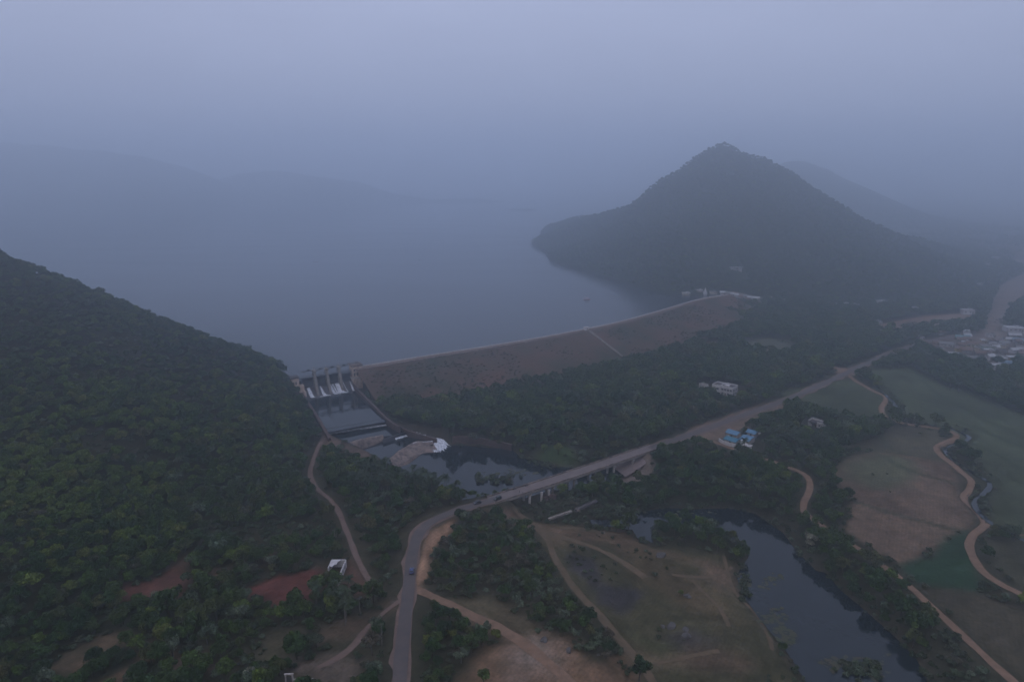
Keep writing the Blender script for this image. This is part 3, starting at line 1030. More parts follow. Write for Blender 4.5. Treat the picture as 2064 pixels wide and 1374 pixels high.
zroad([(1686, 742), (1720, 764), (1760, 788), (1786, 801), (1776, 825), (1790, 843), (1830, 855), (1880, 862), (1918, 870), (1926, 882), (1890, 899), (1896, 916), (1930, 944), (1956, 968), (1954, 985), (1942, 1003),
       (1964, 1030), (1986, 1055), (1962, 1078), (1954, 1105), (1976, 1145), (2012, 1174), (2064, 1200), (2180, 1250)], 3.5, 'dirt_track', M['dirt'], rag=0.2)
zroad([(1984, 1055), (2020, 1072), (2064, 1086), (2160, 1115)], 3.0, 'dirt_track', M['dirt'])
zroad([(1400, 876), (1440, 890), (1470, 902), (1520, 918), (1565, 932), (1605, 948), (1626, 960), (1633, 985), (1620, 1012), (1620, 1030), (1634, 1043), (1680, 1075), (1760, 1126), (1820, 1171), (1882, 1226), (1960, 1298), (2042, 1374), (2110, 1440)],
      3.2, 'dirt_track', M['dirt'], rag=0.2)
zroad([(1682, 743), (1704, 748), (1722, 756)], 4.0, 'dirt_track', M['dirt'])
zroad([(1770, 657), (1850, 642), (1960, 632)], 6.0, 'dirt_track', M['dirt'], rag=0.35)
zroad([(1474, 600), (1535, 611), (1600, 615), (1700, 620), (1790, 620)], 3.5, 'dirt_track', M['dirt_grey'], rag=0.35, clear=4)

# ------------------------------------------------------------------ earth dam
dam = empty('earth_dam', (crest[0][0], crest[0][1], 0))
tag(dam, 'long earth embankment dam with dry brown grass on its downstream slope, holding the lake', 'dam')
dl = np.array([crest[0][0], crest[0][1], 0.0])
n = len(crest)
tg = np.gradient(crest[:, :2], axis=0)
tg /= np.linalg.norm(tg, axis=1)[:, None]
dn = np.stack([tg[:, 1], -tg[:, 0]], 1)           # downstream normal
offs = [(-34, 3.0), (-26, 5.5), (-14, 10.0), (-3.6, CREST_Z - 0.2), (3.6, CREST_Z - 0.2)] + [(3.6 + 66 * q, CREST_Z - 0.2 - (CREST_Z + 1.6) * q) for q in np.linspace(0.07, 1, 14)]
X = np.zeros((n, len(offs)))
Y, Z = X.copy(), X.copy()
for j, (o_, z_) in enumerate(offs):
    sc_ = 1.0 if o_ < 5 else (0.62 + 0.38 * smooth(0, 6, np.arange(n)))
    X[:, j] = crest[:, 0] + dn[:, 0] * o_ * sc_
    Y[:, j] = crest[:, 1] + dn[:, 1] * o_ * sc_
    Z[:, j] = z_ + ((fbm(X[:, j], Y[:, j], 14, 91) - .5) * 2.2 if o_ > 5 else 0)
me, _ = grid_mesh('embankment', X - dl[0], Y - dl[1], Z)
link('embankment', me, M['dam'], dam)
DAM_FOOT = np.vstack([np.stack([X[:, 4], Y[:, 4]], 1), np.stack([X[:, -2], Y[:, -2]], 1)[::-1]])


def ribbon_wall(pts, off, th, z0, z1, base):
    """A thin upright wall following a line, as one shape."""
    mb = MB()
    p = np.asarray(pts, float)
    t = np.gradient(p[:, :2], axis=0)
    t /= np.linalg.norm(t, axis=1)[:, None]
    nr = np.stack([t[:, 1], -t[:, 0]], 1)
    vs, fs = [], []
    for i in range(len(p)):
        for o_, zz in ((off - th / 2, z0), (off - th / 2, z1), (off + th / 2, z1), (off + th / 2, z0)):
            q = p[i, :2] + nr[i] * o_
            z = zz[i] if hasattr(zz, '__len__') else zz
            vs.append((q[0] - base[0], q[1] - base[1], z - base[2]))
    for i in range(len(p) - 1):
        for k_ in range(4):
            a, b = i * 4 + k_, i * 4 + (k_ + 1) % 4
            fs.append((a, a + 4, b + 4, b))
    fs += [(0, 1, 2, 3), tuple(len(vs) - 4 + q for q in (3, 2, 1, 0))]
    mb.add(vs, fs)
    return mb


strip('crest_road', crest - dl, 5.6, M['dirt_grey'], 0.02, False, 0.05, parent=dam)
ribbon_wall(crest, -3.2, 0.7, CREST_Z - 0.4, CREST_Z + 1.0, dl).build('parapet', M['dullwhite'], dam)
ribbon_wall(crest[:20], 3.2, 0.4, CREST_Z - 0.4, CREST_Z + 0.5, dl).build('parapet', M['mass'], dam)
# steps down the slope
si = int(np.argmin(np.hypot(crest[:, 0] - P(1190, 667, CREST_Z)[0], crest[:, 1] - P(1190, 667, CREST_Z)[1])))
mb = MB()
ang = math.atan2(dn[si][1], dn[si][0])
sdir = Vector((dn[si][0] * 0.93 + tg[si][0] * -0.15, dn[si][1] * 0.93 + tg[si][1] * -0.15)).normalized()
ang = math.atan2(sdir.y, sdir.x)
for k in range(44):
    o_ = 4 + k * 1.2
    zz = CREST_Z - 0.2 - (CREST_Z + 1.6) * (o_ - 3.6) / 66
    mb.box(crest[si][0] - dl[0] + sdir.x * o_, crest[si][1] - dl[1] + sdir.y * o_, zz - 0.6, 1.22, 2.4, 1.35, ang)
mb.build('stairway', M['concrete'], dam)

g = empty('gate_hut', (crest[si][0] + dn[si][0] * -1.2, crest[si][1] + dn[si][1] * -1.2, CREST_Z), math.atan2(tg[si][1], tg[si][0]))
tag(g, 'tiny white hut on the dam crest above the stairway', 'hut')
MB().box(0, 0, 0, 4.4, 2.6, 2.6).build('wall', M['white'], g)
MB().box(0, 0, 2.6, 5.0, 3.2, 0.25).build('roof', M['dullwhite'], g)
MB().box(0.4, -1.32, 0.1, 0.9, 0.06, 1.9).build('door', M['wood'], g)

# ------------------------------------------------------------------ spillway
AX = math.atan2(E1[1], E1[0])


def local(root_a, root_b, z=0.0):
    p = S(root_a, root_b)
    return (p[0], p[1], z)


sw = empty('spillway', local(0, 0), AX)          # local x along the gates, local -y down the flow
tag(sw, 'old concrete gated spillway with three piers and white water falling into its pool', 'spillway')
L = 38.0
# the crest and chute as one solid of masonry
prof = [(14, -3), (12.5, 5.0), (10.5, 6.0), (8.5, 5.8), (6, 4.2), (3.5, 2.2), (1.0, 0.4), (-1.5, -1.0), (-1.5, -3)]
mb = MB()
vs = [(0, b, z) for b, z in prof] + [(L, b, z) for b, z in prof]
m_ = len(prof)
mb.add(vs, [tuple(range(m_))[::-1], tuple(range(m_, 2 * m_))] + [(i, (i + 1) % m_, m_ + (i + 1) % m_, m_ + i) for i in range(m_)])
mb.build('weir', M['wetstone'], sw)
pier_x = [9.6, 19.0, 28.4]
for xp in pier_x:
    mb = MB()
    mb.add([(xp - .85, 0.6, -2), (xp + .85, 0.6, -2), (xp + .85, 13, -2), (xp - .85, 13, -2), (xp, 14.2, -2),
            (xp - .85, 6.8, 13.5), (xp + .85, 6.8, 13.5), (xp + .85, 13, 13.5), (xp - .85, 13, 13.5), (xp, 14.2, 13.5)],
           [(0, 1, 6, 5), (1, 2, 7, 6), (2, 4, 9, 7), (4, 3, 8, 9), (3, 0, 5, 8), (5, 6, 7, 9, 8)])
    mb.box(xp, 9.9, 13.5, 1.5, 5.6, 4.6, taper=0.92)
    p = mb.build('pier', M['concrete'], sw)
    cap = MB().box(xp, 9.9, 18.1, 2.1, 5.4, 0.5)
    for yy in (8.0, 11.6):
        cap.box(xp, yy, 18.6, 0.35, 0.35, 2.2)
    cap.bar((xp, 8.0, 20.9), (xp, 11.6, 20.9), .3)
    cap.build('cap', M['concrete'], p)
xs = [0.0] + pier_x + [L]
for i in range(4):
    a, b = xs[i] + (0.85 if i else 0.3), xs[i + 1] - (0.85 if i < 3 else 0.3)
    mb = MB()
    sg = []
    open_ = 0.9
    for k in range(7):
        t = k / 6
        sg.append((10.2 + 1.1 * math.sin(math.pi * t), 5.6 + open_ * (i != 3) + t * 6.9))
    vs = [(a, y, z) for y, z in sg] + [(b, y, z) for y, z in sg] + [(a, y + .3, z) for y, z in sg] + [(b, y + .3, z) for y, z in sg]
    fs = [(k, k + 7, k + 8, k + 1) for k in range(6)] + [(k + 14, k + 15, k + 22, k + 21) for k in range(6)] + [(6, 13, 27, 20), (0, 14, 21, 7)]
    mb.add(vs, fs)
    for k in range(4):
        xx = a + (b - a) * (k + .5) / 4
        mb.bar((xx, 9.95, 6.8), (xx, 9.95, 12.3), .22)
    mb.build('gate', M['steel'], sw)
wk = MB().box(L / 2, 9.2, 13.6, L + 6, 1.8, 0.45).build('walkway', M['steel'], sw)
mb = MB()
for yy in (8.4, 10.0):
    for zz in (14.6, 15.2):
        mb.bar((-2, yy, zz), (L + 2, yy, zz), .09)
    for k in range(26):
        mb.bar((-1.5 + k * 1.63, yy, 14.05), (-1.5 + k * 1.63, yy, 15.2), .09)
mb.build('railing', M['rail'], wk)
wk = MB().box(L / 2, 9.9, 18.2, L - 1, 0.9, 0.35)
wk = wk.build('hoist_beam', M['rail'], sw)
mb = MB()
for zz in (19.4, 20.0):
    mb.bar((0.5, 9.5, zz), (L - .5, 9.5, zz), .08)
for k in range(20):
    mb.bar((1 + k * 1.9, 9.5, 18.5), (1 + k * 1.9, 9.5, 20.0), .08)
mb.build('railing', M['rail'], wk)
for xx in (L * 0.14, L * .38, L * .62, L * .86):
    mb = MB().box(xx, 10.2, 18.55, 2.2, 1.2, 1.0)
    mb.tube([(xx - 1.4, 10.2, 19.0), (xx + 1.4, 10.2, 19.0)], 0.3)
    mb.build('winch', M['steel'], wk)

# training walls beside the pool
def wall_thing(name, label, px, z_px, th, z0, z1, m, cat='wall', cop=True):
    pts = catmull(PX(px, z_px), 3.0)
    b = np.array([pts[0][0], pts[0][1], 0.0])
    r_ = empty(name, b)
    tag(r_, label, cat)
    zz = np.linspace(*z1, len(pts)) if hasattr(z1, '__len__') else np.full(len(pts), z1)
    zz = zz + (vnoise(pts[:, 0], pts[:, 1], 5, 3) - .5) * .3
    ribbon_wall(pts, 0, th, z0, list(zz), b).build('wall_body', m, r_)
    if cop:
        ribbon_wall(pts, 0, th + .15, list(zz + .02), list(zz + .25), b).build('coping', M['redwall'], r_)
    return r_


wall_thing('retaining_wall', 'long sloping stone wall on the dam side of the spillway pool', [(712, 779), (722, 790), (745, 811), (768, 833), (790, 851), (806, 860)], 2, 1.3, -4, (4.0, 1.9), M['redwall'])
wall_thing('retaining_wall', 'dark stone wall on the wooded side of the spillway pool', [(607, 797), (622, 816), (640, 842), (655, 866), (664, 882)], 2, 1.6, -4, (4.0, 1.6), M['redwall'])
wall_thing('retaining_wall', 'low reddish wall curving beside the second pool', [(806, 860), (815, 867), (836, 872), (858, 876), (880, 880)], -1, 1.1, -6, (.6, -2.6), M['redwall'])
wall_thing('retaining_wall', 'reddish stone retaining wall along the far bank of the river', [(912, 888), (940, 889), (975, 892), (1012, 897), (1032, 902)], -5, 1.4, -9, (-1.6, -3.2), M['redwall'])

# weir sills between the pools
def solid_between(name, label, cat, top_px, ztop, foot_px, zfoot, m, rough_=0.0, grp=None):
    """A block of masonry with a top line and a foot line."""
    a = catmull(PX(top_px, ztop), 2.0)
    k_ = len(a)
    down = np.array([.45, -.89, 0]) * foot_px          # how far the face leans out downstream
    fpts = a * np.array([1, 1, 0]) + down + np.array([0, 0, zfoot])
    cum = np.concatenate([[0], np.cumsum(np.linalg.norm(np.diff(fpts, axis=0), axis=1))])
    q = np.linspace(0, cum[-1], k_)
    b = np.stack([np.interp(q, cum, fpts[:, j]) for j in range(3)], 1)
    base = np.array([a[0][0], a[0][1], 0])
    r_ = empty(name, base)
    tag(r_, label, cat, grp)
    rows = 7
    X = np.zeros((k_, rows + 3))
    Y, Z = X.copy(), X.copy()
    back = (a - b)
    back[:, 2] = 0
    back /= np.linalg.norm(back, axis=1)[:, None] + 1e-6
    for j in range(rows + 3):
        if j == 0:
            p = a + back * .9 + np.array([0, 0, -3.0])
        elif j == 1:
            p = a + back * .9
        else:
            t = (j - 2) / rows
            p = a * (1 - t) + b * t
        no = (fbm(p[:, 0] * 1.0, p[:, 1] + p[:, 2], 3.0, 7) - .5) * rough_ * 2
        X[:, j], Y[:, j] = p[:, 0], p[:, 1]
        Z[:, j] = p[:, 2] + (no if 1 <= j else 0)
    Z[:, -1] -= 1.2
    me, _ = grid_mesh('sill', X - base[0], Y - base[1], Z)
    link('sill', me, m, r_)
    return r_, a, b


w1, a1, b1 = solid_between('weir_sill', 'straight submerged sill with a thin white line of water at its foot', 'weir', [(652, 866), (700, 857), (776, 846)], POOL1_Z + 0.02, 1.1, POOL2_Z - .2, M['steel'])
w2, a2, b2 = solid_between('weir_sill', 'broken masonry sill between the second and third pools', 'weir', [(706, 891), (735, 884), (772, 876)], POOL2_Z + 0.9, 3.4, POOL3_Z - .3, M['mass'], 0.5)
w3, a3, b3 = solid_between('weir_sill', 'rough stone block sill above the dark river, grown over at its left end', 'weir', [(786, 924), (815, 903), (836, 892), (856, 890), (872, 889)], POOL3_Z + 1.0, 11.5, RIVER_Z - .3, M['mass'], 0.9)
w4, a4, b4 = solid_between('weir_sill', 'submerged right part of the second sill, white water running over it', 'weir', [(772, 885), (800, 876), (832, 867)], POOL2_Z + 0.02, 1.0, POOL3_Z - .2, M['steel'])


def foam(name, top, foot, lift=0.12, rag=0.6, cols=5, seed=3):
    """White water on a fall: a bumpy sheet with a ragged foot."""
    a, b = np.asarray(top, float), np.asarray(foot, float)
    k_ = 28
    ca_ = np.stack([np.interp(np.linspace(0, len(a) - 1, k_), np.arange(len(a)), a[:, j]) for j in range(3)], 1)
    cb_ = np.stack([np.interp(np.linspace(0, len(b) - 1, k_), np.arange(len(b)), b[:, j]) for j in range(3)], 1)
    rg = np.random.default_rng(seed)
    X = np.zeros((k_, cols + 1))
    Y, Z = X.copy(), X.copy()
    sr = rg.uniform(-rag, rag, k_)
    for j in range(cols + 1):
        t = j / cols
        d = cb_ - ca_
        d[:, 2] = 0
        d /= np.linalg.norm(d, axis=1)[:, None] + 1e-6
        p = ca_ * (1 - t) + cb_ * t + d * (sr * t * t)[:, None]
        X[:, j], Y[:, j] = p[:, 0], p[:, 1]
        Z[:, j] = p[:, 2] + lift + rg.uniform(0, lift, k_) * (0.3 + t)
    me, _ = grid_mesh(name, X, Y, Z)
    return tag(link(name, me, M['foam'], None, True), kind='structure')


def chute(a, b, a2_, b2_, seed):
    """White water down the spillway chute between two positions along the gates."""
    rows = [(8.4, 5.85), (6, 4.25), (3.5, 2.25), (1.2, 1.05), (0.0, 1.02), (-1.4, 1.02)]
    k_ = 20
    rg = np.random.default_rng(seed)
    X = np.zeros((k_, len(rows)))
    Y, Z = X.copy(), X.copy()
    for j, (yy, zz) in enumerate(rows):
        t = j / (len(rows) - 1)
        xs_ = np.linspace(a * (1 - t) + a2_ * t, b * (1 - t) + b2_ * t, k_)
        yy_ = yy + rg.uniform(-.5, .5, k_) * t * t
        X[:, j] = SPO[0] + E1[0] * xs_ - E2[0] * yy_
        Y[:, j] = SPO[1] + E1[1] * xs_ - E2[1] * yy_
        Z[:, j] = zz + .15 + rg.uniform(0, .25, k_)
    me, _ = grid_mesh('white_water', X[::-1], Y[::-1], Z[::-1])
    tag(link('white_water', me, M['foam'], None, True), kind='structure')


chute(3.2, 5.4, 3.4, 6.6, 1)
chute(12.8, 13.4, 12.5, 16.2, 2)
chute(19.9, 21.2, 20.6, 23.4, 3)
chute(22.0, 23.0, 23.6, 25.0, 7)
chute(24.3, 27.6, 24.6, 29.8, 4)
chute(30.4, 30.9, 31.4, 32.0, 5)
chute(35.6, 36.0, 34.8, 37.4, 6)
for fa, fb_, sd_ in ((9, 17.5, 1), (20.4, 30.5, 2)):
    foam('white_water', [S(fa, 0.6, 1.0), S(fb_, 0.6, 1.0)], [S(fa + 1, 2.2, 1.0), S(fb_ + .5, 2.4, 1.0)], 0.06, .7, 3, sd_)
foam('white_water', b1 + np.array([0, 0, .5]), b1 + np.array([1.2, -2.4, .3]), 0.15, 0.4, 4, 11)
foam('white_water', (a4 * .4 + b4 * .6 + np.array([.1, -.2, .1]))[4:], (b4 + np.array([.5, -.8, .25]))[4:], 0.12, 0.7, 4, 12)
foam('white_water', PX([(838, 870), (856, 874)], POOL3_Z + .5), PX([(842, 874), (862, 880)], POOL3_Z + .05), 0.06, .5, 3, 13)
foam('white_water', PX([(868, 887), (880, 883), (894, 886)], POOL3_Z + .1), PX([(872, 910), (888, 911), (905, 899)], RIVER_Z + .02), 0.3, 3.4, 8, 14)
foam('white_water', a3[12:30] + np.array([0, 0, .15]), a3[12:30] + np.array([.2, -.6, .1]), 0.05, .4, 2, 15)

# towers
t = empty('gate_tower', local(41.5, -10), AX)
tag(t, 'taller weathered masonry tower with a jagged parapet at the dam end of the spillway', 'tower')
mb = MB().box(0, 0, -2, 7.6, 7.6, 10.5, taper=.97)
for xx in (-3.2, -1.1, 1.1, 3.2):
    mb.box(xx, -4.05, -2, 0.9, 0.7, 11.0)
mb.build('lower_storey', M['plaster'], t)
MB().box(0, 0, 8.5, 9.0, 9.0, 0.6).build('ledge', M['dullwhite'], t)
u = MB().box(0, 0, 9.1, 7.4, 7.4, 8.4, taper=.98).build('upper_storey', M['plaster'], t)
for xx in (-2.2, 0, 2.2):
    MB().box(xx, -3.72, 10.2, 1.1, 0.14, 2.4).build('window', M['window'], u)
    MB().box(xx, -3.70, 14.0, 1.0, 0.14, 1.6).build('window', M['window'], u)
for yy in (-1.8, 1.2):
    MB().box(-3.72, yy, 10.2, 0.14, 1.1, 2.4).build('window', M['window'], u)
mb = MB().box(0, 0, 17.5, 8.4, 8.4, 0.5)
for k in range(6):
    q = -3.6 + k * 1.44
    for a_, b_ in ((q, -3.9), (q, 3.9), (-3.9, q), (3.9, q)):
        mb.box(a_, b_, 18.0, .8, .5, 1.0 + .5 * random.random())
mb.build('parapet', M['mass'], t)

t = empty('gate_tower', local(-3.5, -9), AX)
tag(t, 'smaller cream tower with a dark flat top where the spillway meets the wooded hill', 'tower')
u = MB().box(-1.5, 1, 4, 5.6, 5.6, 11.0, taper=.97).build('upper_storey', M['plaster'], t)
MB().box(-1.0, -1.75, 10.5, 1.0, .14, 2.0).build('window', M['window'], u)
MB().box(-2.8, -1.75, 10.5, 1.0, .14, 2.0).build('window', M['window'], u)
mb = MB().box(-1.5, 1, 15.0, 6.4, 6.4, 0.9)
mb.build('roof', M['roofdark'], t)
MB().box(2.4, -1.5, 0, 3.8, 4.6, 9.5, taper=.95).build('lower_storey', M['plaster'], t)
MB().box(3.8, -5.2, -2, 2.0, 2.6, 7.5, taper=.92).build('buttress', M['plaster'], t)

# ------------------------------------------------------------------ bridge
br = road[i0 - 1:i1 + 2]
b0 = np.array([br[0][0], br[0][1], 0.0])
bridge = empty('road_bridge', b0)
tag(bridge, 'long low concrete road bridge with low parapets crossing the river', 'bridge')
ribbon_wall(br, 0, 8.4, ROAD_Z - 0.7, ROAD_Z + 0.03, b0).build('deck', M['concrete'], bridge)
strip('roadway', br - b0, 6.8, M['deck'], 0.05, False, 0.0, parent=bridge)
for sg_ in (-1, 1):
    ribbon_wall(br, sg_ * 3.9, 0.35, ROAD_Z + 0.03, ROAD_Z + 0.75, b0).build('parapet', M['mass'], bridge)
for sg_ in (-1, 0, 1):
    ribbon_wall(br, sg_ * 2.8, 0.5, ROAD_Z - 1.7, ROAD_Z - 0.7, b0).build('girder', M['concrete'], bridge)
bl = np.concatenate([[0], np.cumsum(np.linalg.norm(np.diff(br[:, :2], axis=0), axis=1))])
bt = (br[-1] - br[0])[:2]
bang = math.atan2(bt[1], bt[0])
for q in np.linspace(0.06, 0.95, 8):
    c = np.array([np.interp(q * bl[-1], bl, br[:, j]) for j in range(3)]) - b0
    mb = MB()
    nn = np.array([-math.sin(bang), math.cos(bang)])
    for s_ in (-2.6, 2.6):
        mb.tube([(c[0] + nn[0] * s_, c[1] + nn[1] * s_, -9.5), (c[0] + nn[0] * s_, c[1] + nn[1] * s_, ROAD_Z - 2.3)], 0.62, 10)
    mb.box(c[0], c[1], ROAD_Z - 2.3, 1.3, 7.6, 0.65, bang)
    mb.build('pier', M['dullwhite'] if q < .3 or q > .6 else M['concrete'], bridge)

# fallen beam and the stump of an older bridge
p0, p1 = P(1106, 1048, -4), P(1152, 1032, -3.2)
o = empty('fallen_beam', p0)
tag(o, 'pale concrete beam lying on the meadow edge below the bridge', 'beam')
d_ = p1 - p0
MB().bar((0, 0, .6), d_ + np.array([0, 0, .6]), 1.3, .9).build('beam_body', M['concrete'], o)
mb = MB()
for k in range(1, 6):
    mb.box(*(d_ * k / 6 + np.array([0, 0, 1.0])), .3, 1.4, .2, math.atan2(d_[1], d_[0]))
mb.build('rib', M['mass'], o)
p0, p1 = P(1160, 1030, -4), P(1202, 1012, -3.5)
o = empty('fallen_beam', p0)
tag(o, 'dark mossy beam lying among the bushes behind the pale one', 'beam')
d_ = p1 - p0
MB().bar((0, 0, .5), d_ + np.array([0, 0, .8]), 1.6, 1.0).build('beam_body', M['roofdark'], o)
MB().box(*(d_ * .1), 1.4, 2.4, .9, .3).build('rubble', M['mass'], o)
p0 = P(1106, 1006, -5)
o = empty('bridge_stump', p0, bang)
tag(o, 'broken red masonry pier stump with two posts beside the bridge', 'ruin')
mb = MB()
for k in range(9):
    mb.box(random.uniform(-3.6, 3.6), random.uniform(-1.6, 1.6), -2.5, random.uniform(1.6, 3.4), random.uniform(1.5, 2.6), random.uniform(3.2, 5.4), random.uniform(-.3, .3), .85)
mb.build('masonry', M['redwall'], o)
for xx in (-3.6, 1.2):
    MB().box(xx, 1.5, -1, 1.0, 1.0, 5.6, .1, .95).build('post', M['dullwhite'], o)

# stone pitching under the far end of the bridge
pq = PX([(1238, 955), (1262, 962), (1300, 940), (1316, 908), (1290, 915), (1255, 930)], -3)
X, Y = np.meshgrid(np.linspace(0, 1, 12), np.linspace(0, 1, 9))
A, B_, C_, D_ = P(1236, 944, -6.0), P(1262, 962, -6.0), P(1322, 922, -.6), P(1288, 910, -.6)
q = A[None, None] * ((1 - X) * (1 - Y))[..., None] + B_[None, None] * ((1 - X) * Y)[..., None] + D_[None, None] * (X * (1 - Y))[..., None] + C_[None, None] * (X * Y)[..., None]
zz = q[..., 2] + (fbm(q[..., 0], q[..., 1], 3, 3) - .5) * .6 + .4
vs = [(x - A[0], y - A[1], z) for x, y, z in zip(q[..., 0].ravel(), q[..., 1].ravel(), zz.ravel())]
fs = [(j * 12 + i, j * 12 + i + 1, j * 12 + i + 13, j * 12 + i + 12) for j in range(8) for i in range(11)]
mb = MB().add(vs, [f[::-1] for f in fs])
mb.add([(x, y, z - 2.2) for x, y, z in vs], fs)
o = mb.build('stone_slope', mat('pinkish_stone', (0.25, 0.19, 0.17), .95, (.16, .12, .11), .5, .7, .1, 2))
o.location = (A[0], A[1], 0)
tag(o, 'pinkish stone pitched slope under the far end of the bridge', 'slope')

# ------------------------------------------------------------------ buildings
BUILT = []                        # (x, y, radius) kept clear of trees


def windows(root_wall, face, xs_, z, ww, hh, along, depth):
    """Windows on one side of a wall: each a pane set proud of the plaster, with its sill."""
    for x_ in xs_:
        if along == 'x':
            o_ = MB().box(x_, face, z, ww, .12, hh).build('window', M['window'], root_wall)
            MB().box(x_, face + math.copysign(.1, face), z - .14, ww + .3, .3, .13).build('sill', M['dullwhite'], o_)
        else:
            o_ = MB().box(face, x_, z, .12, ww, hh).build('window', M['window'], root_wall)
            MB().box(face + math.copysign(.1, face), x_, z - .14, .3, ww + .3, .13).build('sill', M['dullwhite'], o_)


def rot_to(pa, pb):
    return math.atan2(pb[1] - pa[1], pb[0] - pa[0])


# two-storey white house in the wood
A, B_ = P(1434, 792, 0), P(1474, 801, 0)
rz = rot_to(A, B_)
Lw = float(np.hypot(*(B_ - A)[:2])) * 1.0
hz = float(H(A[0], A[1])[0])
house = empty('white_house', (A[0], A[1], hz), rz)
tag(house, 'large two-storey white house with a dark flat roof in the woods above the road', 'house')
wl = MB().box(Lw * .2, 4.5, 0, Lw * .4, 9, 6.6).box(Lw * .7, 5.6, 0, Lw * .6 - .06, 9, 6.6).build('wall', M['white'], house)
roof = MB().box(Lw * .2, 4.5, 6.6, Lw * .4 - .6, 8.4, .2).box(Lw * .7, 5.6, 6.6, Lw * .6 - .6, 8.4, .2).build('roof', M['roofdark'], house)
mb = MB()
for x0_, x1_, y0_, y1_ in ((0, Lw * .4, 0, 9), (Lw * .4, Lw, 1.1, 10.1)):
    mb.box((x0_ + x1_) / 2, y0_ + .1, 6.6, x1_ - x0_, .22, .9).box((x0_ + x1_) / 2, y1_ - .1, 6.6, x1_ - x0_, .22, .9)
    mb.box(x0_ + .12, (y0_ + y1_) / 2, 6.6, .2, y1_ - y0_ - .5, .9).box(x1_ - .12, (y0_ + y1_) / 2, 6.6, .2, y1_ - y0_ - .5, .9)
mb.build('parapet', M['white'], roof)
MB().box(Lw * .62, 5.2, 6.8, 3.4, 2.8, .75).build('stair_head', M['white'], roof)
windows(wl, -.03, [Lw * .13, Lw * .3], 4.0, 1.7, 1.5, 'x', 0)
windows(wl, 1.07, [Lw * .5, Lw * .64, Lw * .78, Lw * .92], 4.0, 1.6, 1.5, 'x', 0)
windows(wl, 1.07, [Lw * .52, Lw * .8], 1.0, 1.6, 1.5, 'x', 0)
windows(wl, Lw + .0, [3.5, 7.5], 3.9, 1.9, 1.7, 'y', 0)
windows(wl, Lw + .0, [4.0, 7.5], .8, 2.1, 1.9, 'y', 0)
MB().box(Lw * .66, 1.05, 0, 1.1, .14, 2.2).build('door', M['wood'], wl)
BUILT.append((A[0] + 8, A[1] + 4, 19))

# ruin near it
A = at(1410, 780)
o = empty('ruined_hut', A, rz)
tag(o, 'small roofless pale ruin left of the large white house', 'ruin')
mb = MB()
for x_, y_, sx_, sy_, h_ in ((0, 0, 1.0, .4, 2.6), (1.9, 0, .9, .4, 2.9), (4.2, 0, 1.2, .4, 2.2), (-.4, 2.2, .4, 4, 2.4), (5.0, 2.4, .4, 3.6, 2.0), (2.4, 4.4, 5.2, .4, 2.5)):
    mb.box(x_, y_, 0, sx_, sy_, h_)
mb.build('wall', M['dullwhite'], o)
MB().box(1.4, 0, 2.9, 4.6, .5, .4).build('lintel', M['dullwhite'], o)
BUILT.append((A[0], A[1], 5))

# white L-shaped unfinished house
A = at(1628, 856)
rz = rot_to(P(1626, 850), P(1653, 857))
o = empty('unfinished_house', A, rz)
tag(o, 'small white roofless house with an open parapet among the trees below the road', 'house')
mb = MB()
for x_, y_, sx_, sy_, h_ in ((4.6, 6.0, 9.6, .35, 3.6), (-.1, 3.4, .35, 5.4, 3.4), (9.5, 2.9, .35, 6.0, 3.6), (7.6, -.1, 3.6, .35, 3.6), (1.4, -.1, 2.6, .35, 1.2)):
    mb.box(x_, y_, 0, sx_, sy_, h_)
wl = mb.build('wall', M['white'], o)
MB().box(4.6, 3, 2.4, 8.9, 5.4, .2).build('roof', M['roofdark'], o)
windows(wl, -.3, [7.6], 1.1, 1.2, 1.1, 'x', 0)
MB().box(5.2, -.12, .02, 1.0, .12, 2.1).build('door', M['wood'], wl)
BUILT.append((A[0] + 4, A[1] + 2, 8))

# blue-roofed compound beside the road
A = at(1478, 893)
rz = rot_to(P(1452, 893), P(1484, 903))


def shed(px, py, sx_, sy_, h_, roofm, label, rz_, wallm='dullwhite', over=.8):
    a_ = at(px, py)
    o_ = empty('roadside_shed', a_, rz_)
    tag(o_, label, 'shed', 'sheds of the roadside compound')
    MB().box(0, sy_ / 2, 0, sx_, sy_, h_).build('wall', M[wallm], o_)
    mb_ = MB().profile([(-sy_ / 2 - over, -.55), (0, .75), (sy_ / 2 + over, -.55), (sy_ / 2 + over, -.4), (0, .95), (-sy_ / 2 - over, -.4)], -sx_ / 2 - over, sx_ / 2 + over)
    mb_.v = [(v[1], v[0] + sy_ / 2, v[2] + h_ + .4) for v in mb_.v]
    mb_.f = [f[::-1] for f in mb_.f]
    mb_.build('roof', M[roofm], o_)
    MB().box(0, -.05, 0, 1.2, .14, 2.1).build('door', M['wood'], o_)
    BUILT.append((a_[0], a_[1] + sy_ / 2, max(sx_, sy_) * .75))
    return o_


